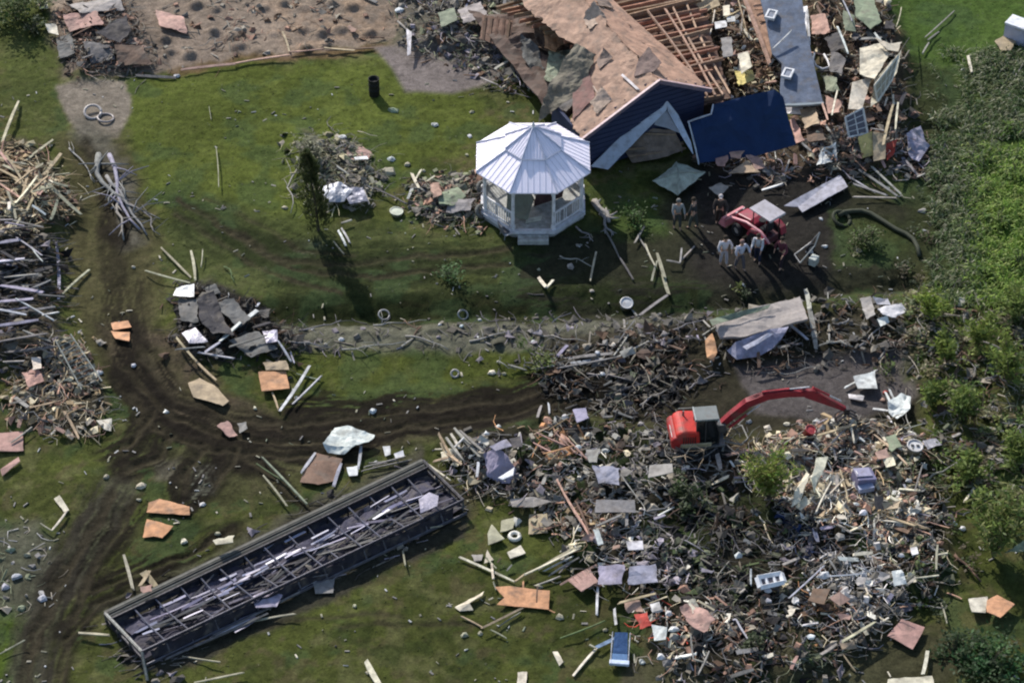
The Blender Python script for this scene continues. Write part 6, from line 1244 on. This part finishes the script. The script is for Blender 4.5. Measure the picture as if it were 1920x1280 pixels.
# --- branches
for b_ in """185,290,245,400,.16,g;205,290,262,430,.12,v;200,330,275,440,.1,g;225,360,232,450,.1,k;130,278,178,340,.05,k;240,380,300,440,.05,g;215,345,300,410,.06,g;1115,378,1142,416,.2,k;1125,400,1150,440,.1,g;1080,425,1112,452,.05,k;1480,620,1500,560,.08,k;1550,640,1600,650,.06,k;1610,650,1680,600,.05,k;1640,680,1700,620,.06,k;1700,700,1760,640,.06,m;1750,780,1830,760,.05,k;1790,700,1840,640,.06,b;1830,640,1900,660,.05,k;1850,860,1920,870,.05,k;1780,860,1850,840,.06,b;1740,900,1800,860,.05,k;1860,700,1920,690,.05,k;560,300,545,400,.05,k;1050,480,1110,500,.04,k;1000,625,1100,640,.04,k;640,655,760,640,.04,k;760,630,840,655,.05,k;880,640,960,620,.05,k;560,620,640,600,.04,g;1100,700,1200,720,.05,k;1140,750,1240,700,.05,m;1080,720,1000,700,.05,k;1200,760,1250,730,.06,k;1160,880,1330,850,.04,k;1200,900,1310,930,.05,k;1350,1000,1300,900,.06,m;1400,1040,1340,980,.05,m;1250,1000,1330,1040,.05,g;1210,960,1290,930,.05,g;1300,1080,1240,1040,.05,g;1480,1010,1560,1000,.05,g;1560,1090,1480,1140,.05,s;1600,1060,1680,1100,.04,s;1640,1000,1720,1040,.05,k;1720,950,1780,940,.05,k;1620,880,1640,980,.04,p;1790,1040,1840,1090,.07,b;1560,950,1620,930,.05,t;1440,700,1540,690,.04,k;1350,700,1270,690,.06,m;1290,730,1340,700,.05,g;1255,620,1320,600,.05,g;420,500,440,530,.04,e;540,640,620,650,.04,g;700,610,800,600,.04,k;60,720,130,700,.04,k;90,740,150,690,.05,k""".split(';'):
    a = b_.split(','); branch(*[float(v) for v in a[:4]], float(a[4]), a[5], twigs=7 if float(a[4]) > .07 else 4)
for x0,y0,x1,y1 in ((1252,842,1330,818),(1262,858,1345,836),(1240,830,1290,850),(1290,850,1368,810),(1330,848,1372,800),(1250,800,1275,845),(1340,830,1400,800),(1355,845,1395,785),(1310,862,1390,850)):
    branch(x0,y0,x1,y1,U(.03,.05),random.choice('kgtm'),twigs=8,wig=.4,z=(U(.2,.8),U(.2,.8)))
# --- small scraps
SCR = """231,66,.35,w;331,142,.3,w;750,20,.5,w;738,207,.5,G;815,233,.35,w;884,210,.3,l;881,255,.25,w;641,258,.5,w;735,298,.4,w;764,308,.35,l;726,322,.7,l;534,389,.3,l;794,320,.2,c;875,290,.2,l;700,770,.35,w;923,698,.35,c;945,700,.2,l;640,636,.25,w;825,608,.2,w;865,610,.2,w;610,645,.2,k;1380,465,.2,g;1790,455,.55,c;1775,430,.35,c;1730,395,.4,k;1785,432,.3,c;1845,625,.4,w;1820,105,.2,c;1862,104,.25,l;1806,130,.2,w;1765,640,.25,k;200,893,.3,l;265,910,.45,c;345,1014,.3,c;408,1000,.25,l;380,945,.3,w;250,500,.2,c;186,698,.3,w;250,685,.25,s;312,772,.3,w;260,936,.2,l;40,1140,.4,G;1050,1155,.35,l;1010,1098,.35,l;1152,1240,.2,w;870,1190,.3,l;900,1187,.25,l;1135,1180,.25,l;1520,1193,.3,w;1545,1078,.5,w;1575,1005,.5,k;1690,1040,.25,w;1805,990,.3,w;1685,1075,.2,w;1385,1040,.45,w;1255,1150,.35,w;1265,1178,.4,w;1262,1180,.3,w;1232,1142,.4,w;1240,1230,.35,w;1205,1240,.3,w;1440,1105,.3,s;1440,1125,.3,s;1785,980,.4,w;1395,90,.4,w;1370,20,.3,w;1382,40,.3,w;1418,75,.35,c;1410,55,.25,w;1385,65,.3,s;1400,135,.3,w;1382,163,.25,w;1372,183,.4,w;1353,187,.35,p;1540,410,.25,w;1518,470,.4,w;1546,462,.25,w;1610,470,.3,k;1170,740,.25,k;1060,780,.25,w;970,827,.4,w;935,800,.35,w;912,812,.25,w;1135,845,.3,w;1085,838,.35,w;1105,850,.4,s;1150,880,.25,w;1200,795,.3,k;1250,900,.3,b;1640,1200,.2,b;1705,900,.3,w;1712,935,.3,p;1600,930,.35,p;1620,960,.4,w;1605,945,.3,w;1705,755,.25,w;1660,735,.25,r;1655,750,.25,p;1500,790,.3,p;1475,795,.3,c;1440,800,.3,c;1405,790,.3,w;1530,790,.35,w;630,1210,.1,d;690,1260,.2,l;665,1135,.2,l;1130,700,.2,w;1060,745,.2,k;555,745,.2,c;478,765,.2,c;900,600,.2,w;1010,505,.2,l;1085,460,.25,k;1070,500,.4,k;1110,545,.2,c;1350,620,.35,w;1430,590,.3,w;1000,640,.2,w;1120,660,.25,w;1150,645,.2,c;1245,625,.3,k;80,1120,.4,s;30,1080,.45,s;20,1030,.4,G;60,1060,.3,g;10,1100,.4,s;50,1040,.35,l"""
for s in SCR.replace('\n', ';').split(';'):
    a = s.split(','); q_ = any(inside(float(a[0]), float(a[1]), ZONES[k_][0]) for k_ in ('main','east','ridge','houserub')); scrap(float(a[0]), float(a[1]), float(a[2])*1.1, a[3], z=.45 if q_ else .05)

def pick(zone):
    poly = ZONES[zone][0]; xs = [p[0] for p in poly]; ys = [p[1] for p in poly]
    while True:
        x, y = U(min(xs), max(xs)), U(min(ys), max(ys))
        if inside(x, y, poly): return x, y
ZP = { # palette, boards, sheets, branches, litter pieces, pile height, main direction (deg in the ground plane, spread)
 'main': ('gmvkwgmdkwcp', 60, 26, 70, 6200, .45, None), 'east': ('tckpwgtcpb', 52, 12, 18, 2500, .4, None),
 'strip': ('gkmgv', 8, 4, 6, 380, .05, None), 'ridge': ('gkmbkbm', 12, 6, 18, 850, .3, None), 'diggerback': ('mgbdb', 5, 3, 10, 480, .14, None),
 'houserub': ('pbtbkcbd', 26, 14, 0, 1500, .9, None), 'eastrub': ('kgdpcbbm', 24, 16, 0, 1500, .8, None), 'fronth': ('kgpmvb', 14, 8, 2, 800, .25, None),
 'logs': ('mgdmdvbgk', 36, 3, 4, 1300, .6, (3,14)), 'lumber': ('tcplt', 26, 3, 0, 1300, .5, (-35,50)), 'leftrub': ('ckgtp', 6, 3, 4, 700, .25, None), 'burnt': ('dmdmb', 5, 5, 2, 900, .3, None),
 'cyp': ('kGgl', 4, 3, 6, 900, .25, None), 'mid': ('kGgpd', 5, 3, 2, 800, .25, None), 'wreckNW': ('pmkbd', 8, 5, 2, 1100, .3, None), 'north': ('gkGbvm', 10, 8, 6, 1700, .3, None),
 'leftgrey': ('sgGk', 0, 0, 0, 120, .03, None), 'creeper': ('kbkG', 4, 2, 30, 650, .3, None), 'pad': ('pkbg', 2, 2, 3, 260, .03, None), 'framebase': ('vmgd', 0, 0, 0, 500, .05, (25,12)),
}
NB = 0
for zn, (pal, nb_, ns_, nbr, nl, ph, dr_) in ZP.items():
    for k in range(nb_):
        x, y = pick(zn); wd_ = U(.06,.2) if zn != 'logs' else U(.08,.26); a = U(0, math.pi) if dr_ is None else math.radians(random.gauss(*dr_)); L = U(14, 44)*(1.5 if dr_ and zn == 'logs' else 1)
        c = random.choice(pal); dx, dy = math.cos(a)*L, -math.sin(a)*L*.68; h = ph*U(.2, 1.0)
        board(x-dx/2, y-dy/2, x+dx/2, y+dy/2, wd_, c, z=(h+U(-.1,.15), h+U(-.1,.2)), name='broken_board' if wd_ > .13 else 'wood_strip', cat='board' if wd_ > .13 else 'strip')
    for k in range(ns_):
        x, y = pick(zn); n = random.choice((3,4,4,5)); a0 = U(0,6.28); r = U(5,14); c = random.choice(pal); h = ph*U(.1,.8)
        pts = [(x+math.cos(a0+6.283*i/n)*r*U(.7,1.3), y+math.sin(a0+6.283*i/n)*r*.7*U(.7,1.3)) for i in range(n)]
        panel(pts[::-1], c, [h+U(-.1,.35) for _ in pts], .12, None, random.choice(('torn_sheet','torn_sheet','metal_sheet')), 'sheet', 'sheet', ragged=.16, res=.16, shade=U(.45,.95)*(.55 if zn == 'burnt' else 1))
    for k in range(nbr):
        x, y = pick(zn); a = U(0, 6.28); L = U(25,60); branch(x, y, x+math.cos(a)*L, y-math.sin(a)*L*.6, U(.02,.05), random.choice('kgmb'), twigs=6, wig=.45, z=(ph*.3+.05, ph*.5+.1))
BLOBS = [(1270,1150,75,'ppcwrpwk',1.3),(1200,1150,45,'prpwc',1.1),(1180,930,110,'gvgkmw',1.05),(1030,830,70,'pptbokw',1.2),(960,860,60,'wvkd',1.0),(1610,1090,85,'swgsms',1.35),(1590,920,110,'ctwkwpcw',1.45),
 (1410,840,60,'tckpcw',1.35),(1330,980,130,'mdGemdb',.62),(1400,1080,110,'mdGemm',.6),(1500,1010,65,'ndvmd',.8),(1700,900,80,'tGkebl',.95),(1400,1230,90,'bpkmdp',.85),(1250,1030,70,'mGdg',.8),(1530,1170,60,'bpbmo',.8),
 (1200,1070,60,'vgvwm',1.2),(1120,1020,50,'wkpc',1.1),(1090,960,55,'ptkb',.95),(1320,640,70,'bpkmd',.65),(1500,1250,70,'mdGe',.6),(1260,750,70,'dmdk',.5),(1150,720,90,'mkGdk',.6),(1640,980,60,'tpwcw',1.4),(1720,1050,60,'eGkb',.85)]
CORE = [(1230,860),(1420,900),(1520,960),(1500,1080),(1560,1180),(1450,1290),(1330,1200),(1250,1080),(1190,960)]
# litter too small and too much to count
def litter(name, zones, label):
    m = MB()
    for zn in zones:
        pal, _, _, _, n, ph, dr_ = ZP[zn]; poly = ZONES[zn][0]
        k = 0
        while k < n:
            x, y = pick(zn); p = G(x, y)
            dens = mn.noise(Vector((p.x*.55, p.y*.55, 3)))
            if dens < U(-.42, .34): k += .4; continue
            k += 1
            p.x += random.gauss(0,.4); p.y += random.gauss(0,.4); z = gh(p.x, p.y) + ph*U(-.02, .75)*max(0,.4+dens)+.03
            pl = pal; br = {'ridge': .8, 'diggerback': .65, 'strip': .75, 'logs': .6, 'main': 1.0, 'burnt': .7, 'creeper': .8}.get(zn, 1.0)
            if zn in ('main', 'east', 'ridge', 'diggerback'):
                best = None
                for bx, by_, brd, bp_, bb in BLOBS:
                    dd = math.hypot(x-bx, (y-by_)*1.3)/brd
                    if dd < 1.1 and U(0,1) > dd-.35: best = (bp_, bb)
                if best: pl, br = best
            cl = random.choice(pl)
            if cl == 'w' and U(0,1) < .25: cl = 'g'
            t = U(0,1); f = br*(U(.35,1.1) if t > .5 else U(.5,1.35)); c = tuple(q*f*w_ for q, w_ in zip(PAL[cl][0], (1.06,1.0,.88))); a = U(0, 6.28) if dr_ is None else math.radians(random.gauss(*dr_)+random.choice((0,180)))
            if t < .52:      # bent twig, root, cable or splinter
                L = U(.3, 1.3); q = Vector((p.x, p.y, z)); r = U(.012, .034); turn = random.gauss(0, .75) if dr_ is None else random.gauss(0,.15); rise = random.gauss(0, .16); ps = []
                for i_ in range(4): ps.append(q.copy()); q = q + Vector((math.cos(a), math.sin(a), rise))*(L/3); a += turn; rise = -rise*.6 + random.gauss(0,.08)
                m.tube(ps, r, r*.5, c, 3)
            elif t < .70:
                M = Matrix.Rotation(a, 3, 'Z') @ Matrix.Rotation(random.gauss(0,.35), 3, 'Y') @ Matrix.Rotation(random.gauss(0,.4), 3, 'X')
                m.box((p.x, p.y, z), (U(.25,1.0), U(.03,.10), U(.015,.04)), M, c, (U(.6,1), U(.6,1)))
            elif t < .93:    # crumpled patch
                n_ = random.randint(5,7); r = U(.08,.34); el = U(.5,1); vs_ = []
                for i_ in range(n_):
                    b__ = 6.283*i_/n_ + U(-.3,.3); rr = r*U(.5,1.3); vx, vy = math.cos(b__)*rr, math.sin(b__)*rr*el
                    vs_.append((p.x+vx*math.cos(a)-vy*math.sin(a), p.y+vx*math.sin(a)+vy*math.cos(a), z+random.gauss(0,.35)*r))
                vs_.append((p.x, p.y, z+r*U(-.1,.6))); m.add(vs_, [(i_, (i_+1) % n_, n_) for i_ in range(n_)], c)
            else:
                M = Matrix.Rotation(a, 3, 'Z') @ Matrix.Rotation(random.gauss(0,.5), 3, 'Y'); m.box((p.x, p.y, z), (U(.12,.38), U(.1,.28), U(.08,.2)), M, c, (U(.5,1), U(.5,1)))
    tag(m.build(name, 'litter', center=Vector((0,0,0))), label, 'litter', kind='stuff')
litter('rubble_litter', ['main','east'], 'splintered grey and brown litter filling the big rubble field')
litter('ridge_litter', ['strip','ridge','diggerback'], 'grey litter strewn along the ditch and around the mud pool')
litter('house_litter', ['houserub','eastrub','fronth','north'], 'fine litter and splinters around the collapsed house')
litter('pile_litter', ['logs','lumber','leftrub','burnt','wreckNW','leftgrey','pad','framebase'], 'splinters and litter around the piles on the left')
litter('garden_litter', ['cyp','mid','creeper'], 'twigs and litter around the garden wreckage and creepers')
m = MB(); k = 0
while k < 1500:        # sparse crumbs over the lawn
    x, y = U(0,1920), U(150,1280); p = G(x, y)
    if mn.noise(Vector((p.x*.35, p.y*.35, 9))) < U(-.2,.5): k += .3; continue
    k += 1; cl = random.choice('lckgGwkl'); f = U(.45,.9); M = Matrix.Rotation(U(0,6.28), 3, 'Z') @ Matrix.Rotation(random.gauss(0,.3), 3, 'X')
    m.box(p+Vector((0,0,.03)), (U(.05,.3), U(.02,.09), U(.01,.04)), M, tuple(q*f for q in PAL[cl][0]), (U(.6,1),U(.6,1)))
tag(m.build('lawn_litter', 'litter', center=Vector((0,0,0))), 'sparse pale chips and splinters scattered over the lawn', 'litter', kind='stuff')
